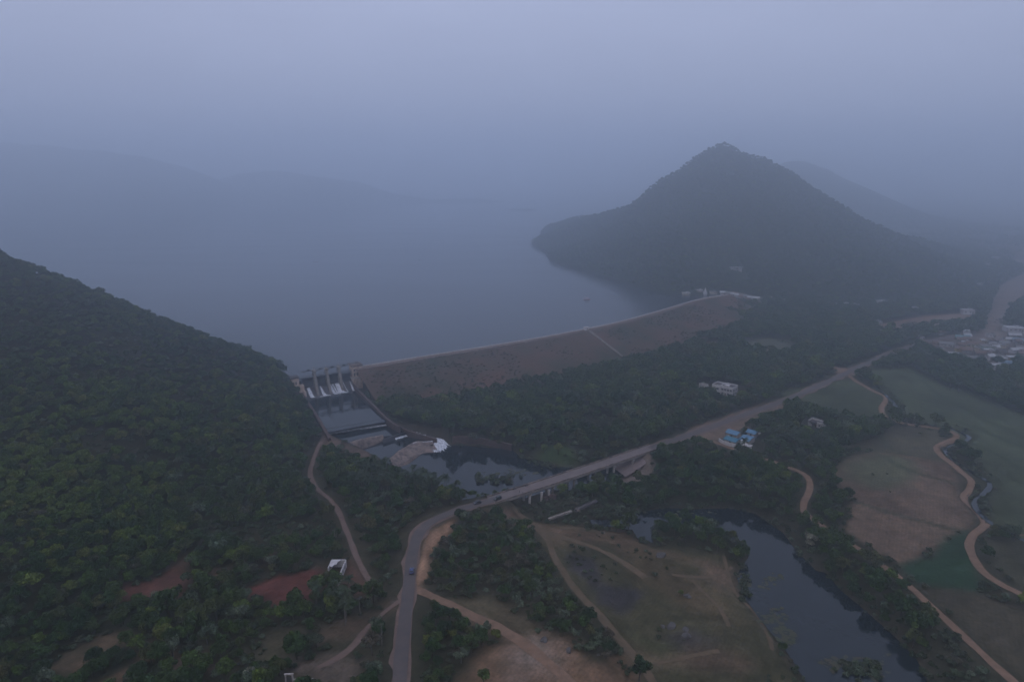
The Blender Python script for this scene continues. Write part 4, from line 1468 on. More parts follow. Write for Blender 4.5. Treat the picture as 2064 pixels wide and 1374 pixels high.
shed(1474, 882, 6.5, 5.5, 2.8, 'blue', 'shed under a pale blue sheet roof at the far left of the roadside compound', rz)
shed(1471, 895, 7.0, 5.5, 2.5, 'teal', 'shed under a dark teal sheet roof behind the curved white wall', rz)
shed(1500, 895, 5.0, 8.0, 2.9, 'blue', 'narrow shed under a bright blue roof beside the white gate post', rz)
shed(1513, 880, 5.0, 4.6, 2.6, 'blue', 'small shed with a light blue roof at the far right of the roadside compound', rz)
a_ = at(1503, 907)
o = empty('white_kiosk', a_, rz)
tag(o, 'small white hut at the lower corner of the blue-roofed compound', 'hut')
MB().box(0, 1.6, 0, 4.4, 3.4, 2.6).build('wall', M['white'], o)
MB().box(0, 1.6, 2.6, 5.0, 4.0, .22).build('roof', M['dullwhite'], o)
MB().box(-.6, -.12, .8, 1.2, .12, 1.0).build('window', M['window'], o)
MB().box(1.1, -.12, .02, .9, .12, 1.9).build('door', M['wood'], o)
cw = catmull(np.array([at(a, b) for a, b in [(1449, 889), (1454, 893), (1464, 897), (1474, 900), (1483, 902)]]), 1.5)
b_ = np.array([cw[0][0], cw[0][1], 0])
o = empty('compound_wall', b_)
tag(o, 'curved white boundary wall in front of the blue-roofed sheds', 'wall')
ribbon_wall(cw, 0, .4, list(cw[:, 2] - .5), list(cw[:, 2] + 1.9), b_).build('wall_body', M['white'], o)
ribbon_wall(cw, 0, .6, list(cw[:, 2] + 1.92), list(cw[:, 2] + 2.1), b_).build('coping', M['white'], o)
a_ = at(1494, 899)
o = empty('gate_post', a_, rz)
tag(o, 'tall white gate post between the blue-roofed sheds', 'post')
MB().box(0, 0, 0, .9, .9, 3.6).box(0, 0, 3.6, 1.2, 1.2, .3).build('post_body', M['white'], o)
zroad([(1496, 900), (1510, 888), (1530, 872)], 2.6, 'paved_path', M['dullwhite'], clear=1)
BUILT.append((at(1470, 890)[0], at(1470, 890)[1], 12))
BUILT.append((at(1500, 895)[0], at(1500, 895)[1], 14))

# overgrown white ruin below the left hill
A = at(655, 1150)
rz = rot_to(P(652, 1172), P(684, 1172))
o = empty('ruined_house', at(656, 1171), rz)
tag(o, 'overgrown roofless white house with broken walls beside the red soil', 'ruin')
mb = MB()
wx, wy = 6.0, 10.5
mb.box(0, wy / 2 + 2.4, 0, .35, wy - 4.5, 3.2).box(wx, wy / 2, 0, .35, wy, 3.4).box(wx / 2, wy, 0, wx, .35, 3.4)
for k in range(5):
    mb.box(-.1 + .1 * math.sin(k * 3), .4 + k * .75, 0, .4, .45, 1.0 + .5 * (k % 3))
for k in range(4):
    mb.box(wx + .05, -.5 - k * .9, 0, .35, .4, 1.1 + .4 * (k % 2))
wl = mb.build('wall', M['white'], o)
MB().add([(0.2, wy - .2, 3.3), (0.2, wy - 4.6, 3.1), (1.4, wy - 5.2, 3.1), (2.1, wy - 3.8, 3.15), (3.0, wy - 3.4, 3.2), (2.9, wy - 2.0, 3.25), (4.2, wy - .2, 3.35),
          (0.2, wy - .2, 3.55), (0.2, wy - 4.6, 3.35), (1.4, wy - 5.2, 3.35), (2.1, wy - 3.8, 3.4), (3.0, wy - 3.4, 3.45), (2.9, wy - 2.0, 3.5), (4.2, wy - .2, 3.6)],
         [(6, 5, 4, 3, 2, 1, 0), (7, 8, 9, 10, 11, 12, 13)] + [(i, (i + 1) % 7, 7 + (i + 1) % 7, 7 + i) for i in range(7)]).build('broken_roof', M['white'], o)
windows(wl, wx + .2, [4.0, 7.5], 1.2, 1.2, 1.1, 'y', 0)
RUIN = (A[0] + 1, A[1], 6.5)
BUILT.append(RUIN)

# white gate and wall at the bottom edge
A = at(578, 1376)
rz = rot_to(P(578, 1373), P(632, 1371))
o = empty('boundary_gate', A, rz)
tag(o, 'white wall with a gate frame at the bottom edge left of the road', 'gate')
MB().box(5.4, 0, 0, 6.6, .35, 1.5).build('wall', M['dullwhite'], o)
for xx in (-.2, 2.0):
    MB().box(xx, 0, 0, .45, .45, 3.2).build('post', M['dullwhite'], o)
MB().box(.9, 0, 3.2, 2.9, .5, .35).build('lintel', M['dullwhite'], o)
MB().box(.9, .05, .02, 1.7, .08, 2.2).build('door', M['rail'], o)
BUILT.append((A[0] + 3, A[1], 5))


def hit(px, py):
    """First ground or hill met along the line of sight."""
    ts = np.geomspace(150, 3500, 900)
    u, v = (px - 1032.0) / FPX, (py - 687.0) / FPX
    x, y, z = u * ts, ts * (CP - v * SP), CAMH - ts * (SP + v * CP)
    h = H(x, y)
    i = int(np.argmax(z < h))
    return np.array([x[i], y[i], h[i]])


WALLS, ROOFS = {}, {}
for k, c in {'white': (.48, .45, .44), 'cream': (.46, .39, .29), 'yellow': (.46, .36, .17), 'pink': (.42, .31, .29), 'grey': (.25, .235, .23), 'green': (.28, .33, .27)}.items():
    WALLS[k] = mat(k + '_house_wall', c, .9, tuple(q * .65 for q in c), .5, .6)
for k, c in {'white': (.44, .43, .42), 'grey': (.20, .19, .18), 'blue': (.20, .29, .35), 'teal': (.13, .23, .24), 'brown': (.17, .11, .085), 'dark': (.10, .09, .085)}.items():
    ROOFS[k] = mat(k + '_house_roof', c, .85, tuple(q * .65 for q in c), .4, .6)


def small_house(px, py, wm, dm, hm, wall, roof, label, rz=0.0, gable=False, cat='house', name='village_house', group='houses of the village', pos=None, win=2):
    a_ = pos if pos is not None else hit(px, py)
    o_ = empty(name, a_, rz)
    tag(o_, label, cat, group)
    wl_ = MB().box(0, dm / 2, -1.2, wm, dm, hm + 1.2).build('wall', WALLS[wall], o_)
    if gable:
        mb_ = MB().profile([(-dm / 2 - .6, -.2), (0, 1.6), (dm / 2 + .6, -.2), (dm / 2 + .6, -.02), (0, 1.8), (-dm / 2 - .6, -.02)], -wm / 2 - .6, wm / 2 + .6)
        mb_.v = [(v[1], v[0] + dm / 2, v[2] + hm) for v in mb_.v]
        mb_.f = [f[::-1] for f in mb_.f]
        mb_.build('roof', ROOFS[roof], o_)
    else:
        mb_ = MB().box(0, dm / 2, hm, wm + .7, dm + .7, .25)
        mb_.box(wm * .2, dm * .6, hm + .25, wm * .25, dm * .3, 1.0)
        mb_.build('roof', ROOFS[roof], o_)
    for k_ in range(win):
        MB().box(wm * ((k_ + .5) / max(win, 1) - .5) * .8 - wm * .06, -.03, hm * .45, wm * .12, .12, hm * .28).build('window', M['window'], wl_)
    MB().box(wm * .36, -.03, .05, min(1.3, wm * .18), .12, hm * .62).build('door', M['wood'], wl_)
    BUILT.append((a_[0], a_[1] + dm / 2, max(wm, dm) * .62))
    for fw in ((9, 17) if a_[1] > 700 else (8,)):
        BUILT.append((a_[0] * (1 - fw / a_[1]), a_[1] - fw, max(wm, dm) * .55))
    return o_


VILLAGE = [
    (1907, 699, 13, 6, 3.0, 'white', 'grey', 'long low white house at the near left corner of the village', -.35, True),
    (1933, 686, 7, 6, 3.4, 'grey', 'teal', 'small grey house with a teal sheet roof behind the yellow one', -.5, True),
    (1962, 702, 14, 7, 4.6, 'cream', 'brown', 'long cream house with a brown roof in the middle of the village', -.3, True),
    (1940, 710, 14, 6, 3.4, 'yellow', 'brown', 'yellow walled house with brown roof in the front rows of the village', -.4, True),
    (1994, 708, 13, 9, 5.0, 'green', 'grey', 'large pale green flat-roofed house in the middle of the village', -.1, False),
    (1922, 720, 10, 6, 3.6, 'pink', 'white', 'pinkish house with whitish flat roof at the front edge of the village', -.45, False),
    (1953, 727, 15, 4, 2.8, 'grey', 'grey', 'long low grey building at the front edge of the village', -.2, True),
    (1964, 736, 5, 4, 2.8, 'pink', 'grey', 'tiny pink hut in front of the long grey building', -.2, False),
    (2010, 747, 13, 8, 4.6, 'white', 'white', 'white house nearest the field at the front of the village', -.35, False),
    (2029, 739, 12, 6, 3.2, 'white', 'blue', 'house with a light blue sheet roof beside the front white house', -.4, True),
    (2045, 728, 12, 6, 3.6, 'cream', 'white', 'cream house with whitish roof near the right edge', -.25, False),
    (2062, 712, 8, 7, 4.4, 'pink', 'white', 'pink flat-roofed house cut by the right edge', -.2, False),
    (2048, 671, 19, 12, 5.6, 'white', 'white', 'largest white building at the far right of the village', -.1, False),
    (2046, 681, 13, 5, 3.0, 'grey', 'white', 'grey shed with whitish roof in front of the largest white building', -.15, True),
    (2055, 692, 12, 5, 3.0, 'white', 'blue', 'white house with pale blue roof strip below the largest white building', -.35, True),
    (2034, 689, 7, 4, 2.8, 'white', 'white', 'small white shed left of the pale blue roof strip', -.1, True),
    (2000, 680, 8, 6, 3.8, 'white', 'grey', 'squat white house with grey roof beside the dusty road into the village', 0, False),
    (1859, 685, 6, 5, 3.4, 'white', 'dark', 'lone white house among the trees left of the village', .3, False),
    (1948, 674, 6, 5, 3.0, 'pink', 'white', 'small house with whitish roof farthest back among the village trees', -.2, True),
    (1949, 684, 7, 4, 2.6, 'grey', 'teal', 'low shed with teal roof behind the long cream house', -.1, True),
    (1983, 692, 5, 5, 3.4, 'cream', 'white', 'small cream house just behind the pale green one', -.1, False),
    (2020, 716, 8, 6, 3.2, 'grey', 'dark', 'dark-roofed grey house between the green house and the cream house', -.3, True),
    (1976, 718, 9, 6, 3.2, 'grey', 'brown', 'brown-roofed grey house below the pale green one', -.25, True),
    (2018, 728, 9, 5, 3.0, 'yellow', 'grey', 'narrow yellow house behind the light blue sheet roof', -.3, True),
    (1888, 697, 7, 5, 2.8, 'pink', 'brown', 'small pink house at the bend of the road into the village', -.3, True),
]
for v in VILLAGE:
    v = (v[0], v[1], v[2] * .85, v[3] * .85, v[4] * .9) + v[5:]
    small_house(*v[:8], rz=v[8], gable=v[9], win=3 if v[2] > 9 else 2)

rgh = random.Random(3)
for k in range(26):
    a_, b_ = rgh.uniform(1895, 2075), 0
    b_ = 690 + (a_ - 1895) * .12 + rgh.uniform(-18, 28)
    kind_ = k % 3
    small_house(a_, b_, rgh.uniform(4.5, 7.5), rgh.uniform(4, 5.5), rgh.uniform(2.6, 3.6), ('grey', 'cream', 'white')[kind_], ('brown', 'grey', 'white')[kind_],
                ('little grey hut with a brown roof among the village houses', 'little cream hut with a grey roof among the village houses', 'little white hut with a whitish roof among the village houses')[kind_],
                rgh.uniform(-.6, .2), k % 2 == 0, name='village_hut', group=('brown-roofed huts of the village', 'grey-roofed huts of the village', 'white-roofed huts of the village')[kind_], win=1)

ORD = ['first', 'second', 'third', 'fourth', 'fifth', 'sixth', 'seventh', 'eighth', 'ninth', 'tenth', 'eleventh', 'twelfth', 'thirteenth', 'fourteenth']
row = [(1456, 597, 'white', 'white'), (1466, 597, 'pink', 'grey'), (1475, 599, 'pink', 'white'), (1484, 600, 'white', 'white'), (1492, 602, 'pink', 'brown'), (1500, 603, 'white', 'grey'), (1508, 604, 'pink', 'white'), (1517, 606, 'white', 'white'),
       (1526, 607, 'cream', 'white'), (1551, 607, 'pink', 'white'), (1562, 609, 'cream', 'brown'), (1574, 610, 'white', 'grey'), (1583, 611, 'white', 'white')]
for k, (a_, b_, wc, rc) in enumerate(row):
    small_house(a_, b_, 5.6, 4.0, 2.6, wc, rc, f'{wc} stall with {rc} roof, {ORD[k]} from the dam in the row below the hill', -.12, True, 'stall', 'roadside_stall', 'stalls in a row below the hill', win=0)
for a_, b_, w_, wc, rc, lb in [
    (1645, 616, 10, 'white', 'white', 'whitish low house below the hill, next right after the row of stalls'),
    (1671, 617, 6, 'white', 'grey', 'small white house with grey roof below the hill, second after the stalls'),
    (1684, 619, 6, 'cream', 'white', 'small cream house below the hill, third after the stalls'),
    (1705, 617, 9, 'white', 'white', 'low white house with a white roof below the hill, fourth after the stalls'),
    (1722, 619, 6, 'pink', 'white', 'small pink house below the hill, fifth after the stalls'),
    (1736, 620, 5, 'white', 'white', 'tiny white house below the hill, sixth after the stalls'),
    (1777, 615, 10, 'white', 'white', 'bright white-roofed long house standing alone below the hill'),
    (1769, 654, 9, 'white', 'grey', 'white house at the left end of the reddish earth strip'),
    (1845, 626, 9, 'cream', 'white', 'cream house at the top of the reddish earth strip'),
    (1952, 634, 13, 'white', 'white', 'white two-storey house at the right end of the reddish earth strip'),
    (2008, 522, 16, 'white', 'white', 'faint white building far off in the haze at the right edge'),
    (1995, 536, 8, 'white', 'white', 'faint small white house far off in the haze left of the dusty road'),
    (1975, 574, 7, 'white', 'grey', 'faint grey-roofed house in the trees beside the far dusty road'),
    (1383, 597, 10, 'cream', 'white', 'cream lakeside building with a white roof at the root of the jetty'),
    (1410, 589, 8, 'pink', 'white', 'pinkish lakeside pavilion with a white flat roof between the jetty and the dam'),
    (1438, 594, 9, 'cream', 'grey', 'long low cream building where the dam meets the hill')]:
    small_house(a_, b_, w_, 6 if w_ > 7 else 4.5, 5.5 if 'two-storey' in lb else 2.5 if a_ < 1450 else 3.2, wc, rc, lb, -.08, False, name='lakeside_house' if a_ < 1450 else 'village_house', group='houses below the hill')

# shrine on the slope, white cone by the water, jetty
a_ = hit(1484, 546)
o = empty('hill_shrine', a_, 0.0)
tag(o, 'small white shrine alone on the wooded slope of the hill', 'shrine')
mb = MB()
for k in range(5):
    mb.box(-7 + 3.5 * k, 0, -2, 1.0, 1.0, 6.0)
mb.build('column', WALLS['white'], o)
MB().box(0, 1, 4.0, 17, 5.5, .6).build('roof', ROOFS['white'], o)
MB().box(-3, 2.2, -2, 6.5, 3.0, 5.6).box(4.6, 2.2, -2, 4, 3.0, 4.6).build('wall', WALLS['white'], o)
BUILT += [(a_[0], a_[1], 11), (a_[0] - 3, a_[1] - 12, 10)]
a_ = hit(1421, 595)
o = empty('white_shrine', a_, 0.0)
tag(o, 'white cone-topped shrine at the water edge beside the dam end', 'shrine')
MB().box(0, 0, -1, 4.2, 4.2, 3.2).build('base', WALLS['white'], o)
MB().tube([(0, 0, 2.2), (0, 0, 4), (0, 0, 6), (0, 0, 8.4)], [2.0, 1.4, .7, .12], 10).build('spire', WALLS['white'], o)
BUILT += [(a_[0], a_[1], 5), (a_[0], a_[1] - 9, 5)]
j0, j1 = P(1345, 587, LAKE_Z), P(1378, 592, LAKE_Z)
o = empty('jetty', j0)
tag(o, 'pale jetty reaching from the cream building into the lake', 'jetty')
d_ = j1 - j0
MB().bar((0, 0, 1.3), d_ + np.array([0, 0, 1.3]), 3.0, .35).build('deck', M['concrete'], o)
mb = MB()
for k in range(6):
    c = d_ * (k + .3) / 6
    mb.box(c[0], c[1], -3, .5, .5, 4.2)
mb.build('post', M['concrete'], o)
MB().box(2.2, .3, 1.5, 4.6, 3.0, 2.4).box(2.2, .3, 3.9, 5.6, 4.0, .3).build('shelter', WALLS['white'], o)

# ------------------------------------------------------------------ boats
def boat(px, py, length, colour, label, rz, cover=None):
    a_ = P(px, py, LAKE_Z)
    o_ = empty('boat', a_, rz)
    tag(o_, label, 'boat', 'boats on the lake')
    st = [(-.5, .62, .55), (-.3, .9, .5), (0, 1.0, .48), (.25, .85, .52), (.42, .45, .62), (.5, .05, .8)]
    vs, fs = [], []
    bw = length * .16
    for t_, wd_, top in st:
        for q in ((-1, top), (-.75, -.25), (.75, -.25), (1, top), (.8, top), (.55, .05), (-.55, .05), (-.8, top)):
            vs.append((t_ * length, q[0] * bw * wd_, q[1] * length * .12 + .1))
    for i in range(len(st) - 1):
        for k_ in range(8):
            fs.append((i * 8 + k_, i * 8 + (k_ + 1) % 8, i * 8 + 8 + (k_ + 1) % 8, i * 8 + 8 + k_))
    fs += [(0, 7, 6, 1), (1, 6, 5, 2), (2, 5, 4, 3)]
    MB().add(vs, fs).build('hull', colour, o_)
    mb_ = MB()
    for t_ in (-.25, 0, .22):
        mb_.box(t_ * length, 0, length * .05, .4, bw * 1.5, .12)
    mb_.build('thwart', M['wood'], o_)
    if cover:
        MB().box(-.03 * length, 0, 2.5, length * .62, bw * 2.1, .18).build('canopy', cover, o_)
        mb_ = MB()
        for t_ in (-.3, .24):
            for s_ in (-1, 1):
                mb_.box(t_ * length, s_ * bw * .8, .4, .1, .1, 2.1)
        mb_.build('canopy_post', M['rail'], o_)
    return o_


red = mat('orange_red_paint', (.42, .10, .06), .6, (.3, .07, .05), 1, .5)
dark = mat('dark_boat_paint', (.045, .045, .05), .7, (.03, .03, .03), 1, .5)
boat(1183, 604, 8.5, red, 'small red boat with a reddish canopy on the lake off the dam', .2, mat('faded_red_canopy', (.45, .17, .13), .8))
boat(636, 528, 9.5, dark, 'dark rowing boat on the open lake, the left one of two', .1)
boat(848, 524, 8.0, dark, 'dark rowing boat on the open lake, farther right and nearer the hill', -.2)


# ------------------------------------------------------------------ people
def person(loc, rz, label, shirt, trousers, pose='stand', group=None):
    """One continuous skinned body."""
    V, E, Rd = [], [], []

    def add(p, r, frm=None):
        V.append(p)
        Rd.append(r)
        if frm is not None:
            E.append((frm, len(V) - 1))
        return len(V) - 1
    sit = pose == 'ride'
    pz = .80 if sit else .92
    pel = add((0, 0, pz), .135)
    wai = add((0, .02, pz + .17), .12, pel)
    che = add((0, .05 if sit else .01, pz + .40), .15, wai)
    nec = add((0, .07 if sit else .01, pz + .58), .06, che)
    hea = add((0, .10 if sit else .03, pz + .70), .095, nec)
    add((0, .10 if sit else .03, pz + .80), .085, hea)
    for s_ in (-1, 1):
        hip = add((s_ * .10, 0, pz - .05), .095, pel)
        if sit:
            kn = add((s_ * .20, .40, pz - .06), .065, hip)
            an = add((s_ * .20, .30, pz - .46), .045, kn)
            add((s_ * .20, .44, pz - .50), .04, an)
        else:
            st_ = .1 * s_
            kn = add((s_ * .11, st_ + .02, .50), .065, hip)
            an = add((s_ * .11, st_ * 1.6 - .03, .09), .042, kn)
            add((s_ * .12, st_ * 1.6 + .13, .04), .036, an)
        sh = add((s_ * .19, .03 if sit else 0, pz + .50), .062, che)
        if sit:
            el = add((s_ * .29, .22, pz + .28), .045, sh)
            wr = add((s_ * .27, .46, pz + .27), .033, el)
            hd = add((s_ * .26, .53, pz + .28), .036, wr)
            dirn = (0, 1, -.3)
        else:
            el = add((s_ * .26, -.03 * s_, pz + .22), .045, sh)
            wr = add((s_ * .25, .06 - .05 * s_, pz - .02), .033, el)
            hd = add((s_ * .25, .08 - .05 * s_, pz - .10), .036, wr)
            dirn = (0, .15, -1)
        for f_, ln in ((-1.5, .065), (-.5, .08), (.5, .085), (1.5, .07)):
            fb = add((V[hd][0] + .005 * s_, V[hd][1] + f_ * .016 + dirn[1] * .045, V[hd][2] + dirn[2] * .045), .010, hd)
            add((V[fb][0] - .01 * s_, V[fb][1] + dirn[1] * ln, V[fb][2] + dirn[2] * ln), .008, fb)
        add((V[hd][0] - .03 * s_, V[hd][1] + .035, V[hd][2] + dirn[2] * .02), .010, wr)
    me_ = bpy.data.meshes.new('person')
    me_.from_pydata(V, E, [])
    m_ = mat('clothed_figure', shirt, .9, tuple(c * .8 for c in shirt), 6, .5)
    t_ = m_.node_tree
    b_ = t_.nodes['Principled BSDF']
    src_ = b_.inputs['Base Color'].links[0].from_socket
    tc = t_.nodes.new('ShaderNodeTexCoord')
    sx = t_.nodes.new('ShaderNodeSeparateXYZ')
    t_.links.new(tc.outputs['Object'], sx.inputs['Vector'])
    for zc, col in ((pz + .03, trousers), (pz + .56, (.20, .11, .075))):
        gt = t_.nodes.new('ShaderNodeMath')
        gt.operation = 'LESS_THAN' if zc < pz + .2 else 'GREATER_THAN'
        gt.inputs[1].default_value = zc
        t_.links.new(sx.outputs['Z'], gt.inputs[0])
        mm = t_.nodes.new('ShaderNodeMix')
        mm.data_type = 'RGBA'
        mm.inputs['B'].default_value = (*col, 1)
        t_.links.new(gt.outputs['Value'], mm.inputs['Factor'])
        t_.links.new(src_, mm.inputs['A'])
        src_ = mm.outputs['Result']
    t_.links.new(src_, b_.inputs['Base Color'])
    o_ = link('person', me_, m_)
    o_.location = tuple(float(c) for c in loc)
    o_.rotation_euler = (0, 0, rz)
    sk = o_.modifiers.new('skin', 'SKIN')
    for i, r_ in enumerate(Rd):
        me_.skin_vertices[0].data[i].radius = (r_, r_ * (.75 if i in (0, 1, 2) else 1))
    me_.skin_vertices[0].data[0].use_root = True
    sb = o_.modifiers.new('smooth', 'SUBSURF')
    sb.levels = sb.render_levels = 1
    tag(o_, label, 'person', group)
    top = MB()
    hx, hy, hz_ = V[4]
    for i in range(5):
        t = i / 4
        for k_ in range(8):
            aa = k_ * math.pi / 4
            rr_ = .105 * math.cos(t * 1.45)
            top.v.append((hx + rr_ * math.cos(aa), hy - .015 + rr_ * math.sin(aa) * 1.1, hz_ + .03 + .125 * math.sin(t * 1.45)))
    for i in range(4):
        for k_ in range(8):
            top.f.append((i * 8 + k_, i * 8 + (k_ + 1) % 8, i * 8 + 8 + (k_ + 1) % 8, i * 8 + 8 + k_))
    top.build('hair', M['rubber'], o_, True)
    face = MB()
    face.box(hx, hy + .10, hz_ - .01, .022, .03, .04)
    for s_ in (-1, 1):
        face.box(hx + s_ * .035, hy + .088, hz_ + .025, .022, .012, .012)
        face.box(hx + s_ * .098, hy + .0, hz_ - .02, .02, .04, .055)
    face.box(hx, hy + .09, hz_ - .055, .045, .012, .012)
    face.build('face', m_, o_)
    return o_


# ------------------------------------------------------------------ vehicles
def wheel(parent, x, y, r, w_):
    seg = 18
    vs, fs = [], []
    for k_ in range(seg):
        a_ = 2 * math.pi * k_ / seg
        for rr_, yy in ((r * .62, -w_ / 2), (r, -w_ / 2 * .8), (r, w_ / 2 * .8), (r * .62, w_ / 2)):
            vs.append((rr_ * math.cos(a_), yy, rr_ * math.sin(a_)))
    for k_ in range(seg):
        n_ = (k_ + 1) % seg
        for q in range(4):
            fs.append((k_ * 4 + q, k_ * 4 + (q + 1) % 4, n_ * 4 + (q + 1) % 4, n_ * 4 + q))
    o_ = MB().add(vs, fs).build('wheel', M['rubber'], parent, True)
    o_.location = (x, y, r)
    mb_ = MB().tube([(0, -w_ * .38, 0), (0, w_ * .38, 0)], r * .6, 14)
    mb_.build('rim', M['rail'], o_)
    return o_


def car(px, py, paint, label, heading, suv=False, z=None, off=0.0):
    a_ = P(px, py, ROAD_Z + .11)
    o_ = empty('parked_car' if 'stopped' in label else 'car', a_, heading)
    tag(o_, label, 'car', 'cars on the road')
    h1, h2 = (.98, 1.72) if suv else (.90, 1.46)
    lower = [(-2.05, .32), (-2.1, .62), (-2.02, h1), (1.0, h1), (1.9, h1 - .14), (2.08, .62), (2.04, .30)]
    b_ = MB().profile(lower, -.86, .86)
    cab = [(-1.95 if suv else -1.6, h1), (-1.72 if suv else -1.1, h2 - .04), (-1.5 if suv else -.85, h2), (.25, h2), (.45, h2 - .05), (1.12, h1)]
    n_ = len(b_.v)
    b_.v += [(x_, -.82 + (.0 if z_ <= h1 else .13), z_) for x_, z_ in cab] + [(x_, .82 - (.0 if z_ <= h1 else .13), z_) for x_, z_ in cab]
    m_ = len(cab)
    b_.f += [tuple(n_ + i for i in range(m_)), tuple(n_ + m_ + i for i in range(m_))[::-1]] + [(n_ + (i + 1) % m_, n_ + i, n_ + m_ + i, n_ + m_ + (i + 1) % m_) for i in range(m_)]
    b_.build('body', paint, o_, bevel=0.035)
    gl = MB()
    xr = -1.75 if suv else -1.3
    for s_ in (-1, 1):
        for xa, xb in ((xr, -.35), (-.25, .72)):
            ya, yb = s_ * .815, s_ * .725
            gl.add([(xa, ya + s_ * .02, h1 + .06), (xb, ya + s_ * .02, h1 + .06), (min(xb, .45), yb + s_ * .02, h2 - .1), (xa + .15, yb + s_ * .02, h2 - .1)], [(0, 1, 2, 3) if s_ < 0 else (3, 2, 1, 0)])
    gl.build('side_window', M['window'], o_)
    MB().add([(1.10, -.74, h1 + .05), (1.10, .74, h1 + .05), (.52, .62, h2 - .06), (.52, -.62, h2 - .06)], [(0, 1, 2, 3)]).build('windscreen', M['window'], o_)
    MB().add([(cab[0][0] - .03, .72, h1 + .06), (cab[0][0] - .03, -.72, h1 + .06), (cab[1][0] - .04, -.62, h2 - .1), (cab[1][0] - .04, .62, h2 - .1)], [(0, 1, 2, 3)]).build('rear_window', M['window'], o_)
    for x_ in (-1.28, 1.28):
        for s_ in (-1, 1):
            wheel(o_, x_, s_ * .78, .33, .22)
    for s_ in (-1, 1):
        MB().box(2.0, s_ * .6, .62, .16, .34, .14).build('headlight', M['lampglass'], o_)
        MB().box(-2.07, s_ * .66, .68, .1, .22, .16).build('tail_light', M['redlamp'], o_)
        MB().box(.78, s_ * .96, h1 + .02, .14, .2, .14).build('mirror', paint, o_)
    MB().box(2.1, 0, .34, .1, 1.6, .2).build('bumper', M['rubber'], o_)
    return o_


def paint(name, c):
    return mat(name, c, .35, tuple(q * .9 for q in c), 2, .4, spec=.5)


bh = bang
car(1003, 1006, paint('dark_green_paint', (.03, .045, .04)), 'dark boxy off-road car on the near end of the bridge', bh + math.pi, True)
car(962, 1014, paint('charcoal_paint', (.05, .05, .055)), 'dark low car on the road just before the bridge', rot_to(P(945, 1021), P(990, 1008)) + math.pi, False)
car(830, 1152, paint('blue_paint', (.035, .06, .16)), 'small dark blue car driving on the curved asphalt road', rot_to(P(826, 1160), P(833, 1108)), False)


def motorcycle(px, py, heading, colour, label, plabel, shirt):
    a_ = P(px, py, ROAD_Z + .1)
    o_ = empty('motorcycle', a_, heading)
    tag(o_, label, 'motorcycle', 'motorcycles on the bridge')
    for y_ in (-.62, .66):
        w_ = wheel(o_, 0, 0, .30, .11)
        w_.rotation_euler = (0, 0, math.pi / 2)
        w_.location = (0, y_, .30)
    mb_ = MB().bar((0, .62, .32), (0, .40, .95), .09).bar((0, .42, .78), (0, -.1, .62), .12).bar((0, -.1, .45), (0, -.62, .32), .08).box(0, 0, .28, .26, .42, .34)
    mb_.build('frame', M['rail'], o_)
    MB().box(0, .18, .68, .28, .42, .2, taper=.7).build('tank', colour, o_)
    MB().box(0, -.32, .70, .26, .72, .1).build('seat', M['rubber'], o_)
    MB().bar((-.34, .40, .98), (.34, .40, .98), .05).build('handlebar', M['rubber'], o_)
    MB().box(0, .50, .80, .17, .12, .17).build('headlight', M['lampglass'], o_)
    c, s_ = math.cos(heading), math.sin(heading)
    person((a_[0] + .2 * s_, a_[1] - .2 * c, a_[2] + .08), heading, plabel, shirt, (.05, .05, .06), 'ride', 'people on the bridge')


motorcycle(1037, 986, bh - math.pi / 2, paint('black_paint', (.03, .03, .03)), 'dark motorcycle on the bridge at the lake side, the nearer one', 'person in a dark shirt riding the nearer motorcycle', (.06, .06, .07))
motorcycle(1061, 979, bh - math.pi / 2, paint('maroon_paint', (.12, .03, .03)), 'dark motorcycle farther along the bridge at the lake side', 'person in a brown shirt riding the farther motorcycle', (.14, .08, .06))
a_ = P(1047, 994, ROAD_Z + .1)
person(a_, 1.9, 'person in dark clothes standing at the near parapet of the bridge', (.05, .055, .07), (.05, .05, .055), 'stand', 'people on the bridge')
a_ = P(1053, 993, ROAD_Z + .1)
person(a_, -1.2, 'person in a pale shirt standing beside the one in dark clothes', (.55, .52, .50), (.12, .12, .14), 'stand', 'people on the bridge')

# ------------------------------------------------------------------ poles, rocks
POLES = [(770, 1300, 9.0, 'pale utility pole left of the road at the bottom'), (726, 1240, 8.0, 'thin utility pole beside the brown plot below the ruin'), (676, 1098, 8.0, 'thin utility pole behind the overgrown white ruin')]
for px_, py_, h_, lb in POLES:
    a_ = at(px_, py_)
    o = empty('utility_pole', a_, .4)
    tag(o, lb, 'pole', 'utility poles')
    MB().tube([(0, 0, -.5), (0, 0, h_)], [.14, .09], 8).build('post', M['concrete'], o)
    mb = MB().box(0, 0, h_ - .7, 1.7, .1, .12)
    arm = mb.build('crossarm', M['rail'], o)
    for xx in (-.7, 0, .7):
        MB().tube([(xx, 0, h_ - .58), (xx, 0, h_ - .36)], [.07, .04], 6).build('insulator', M['dullwhite'], arm)


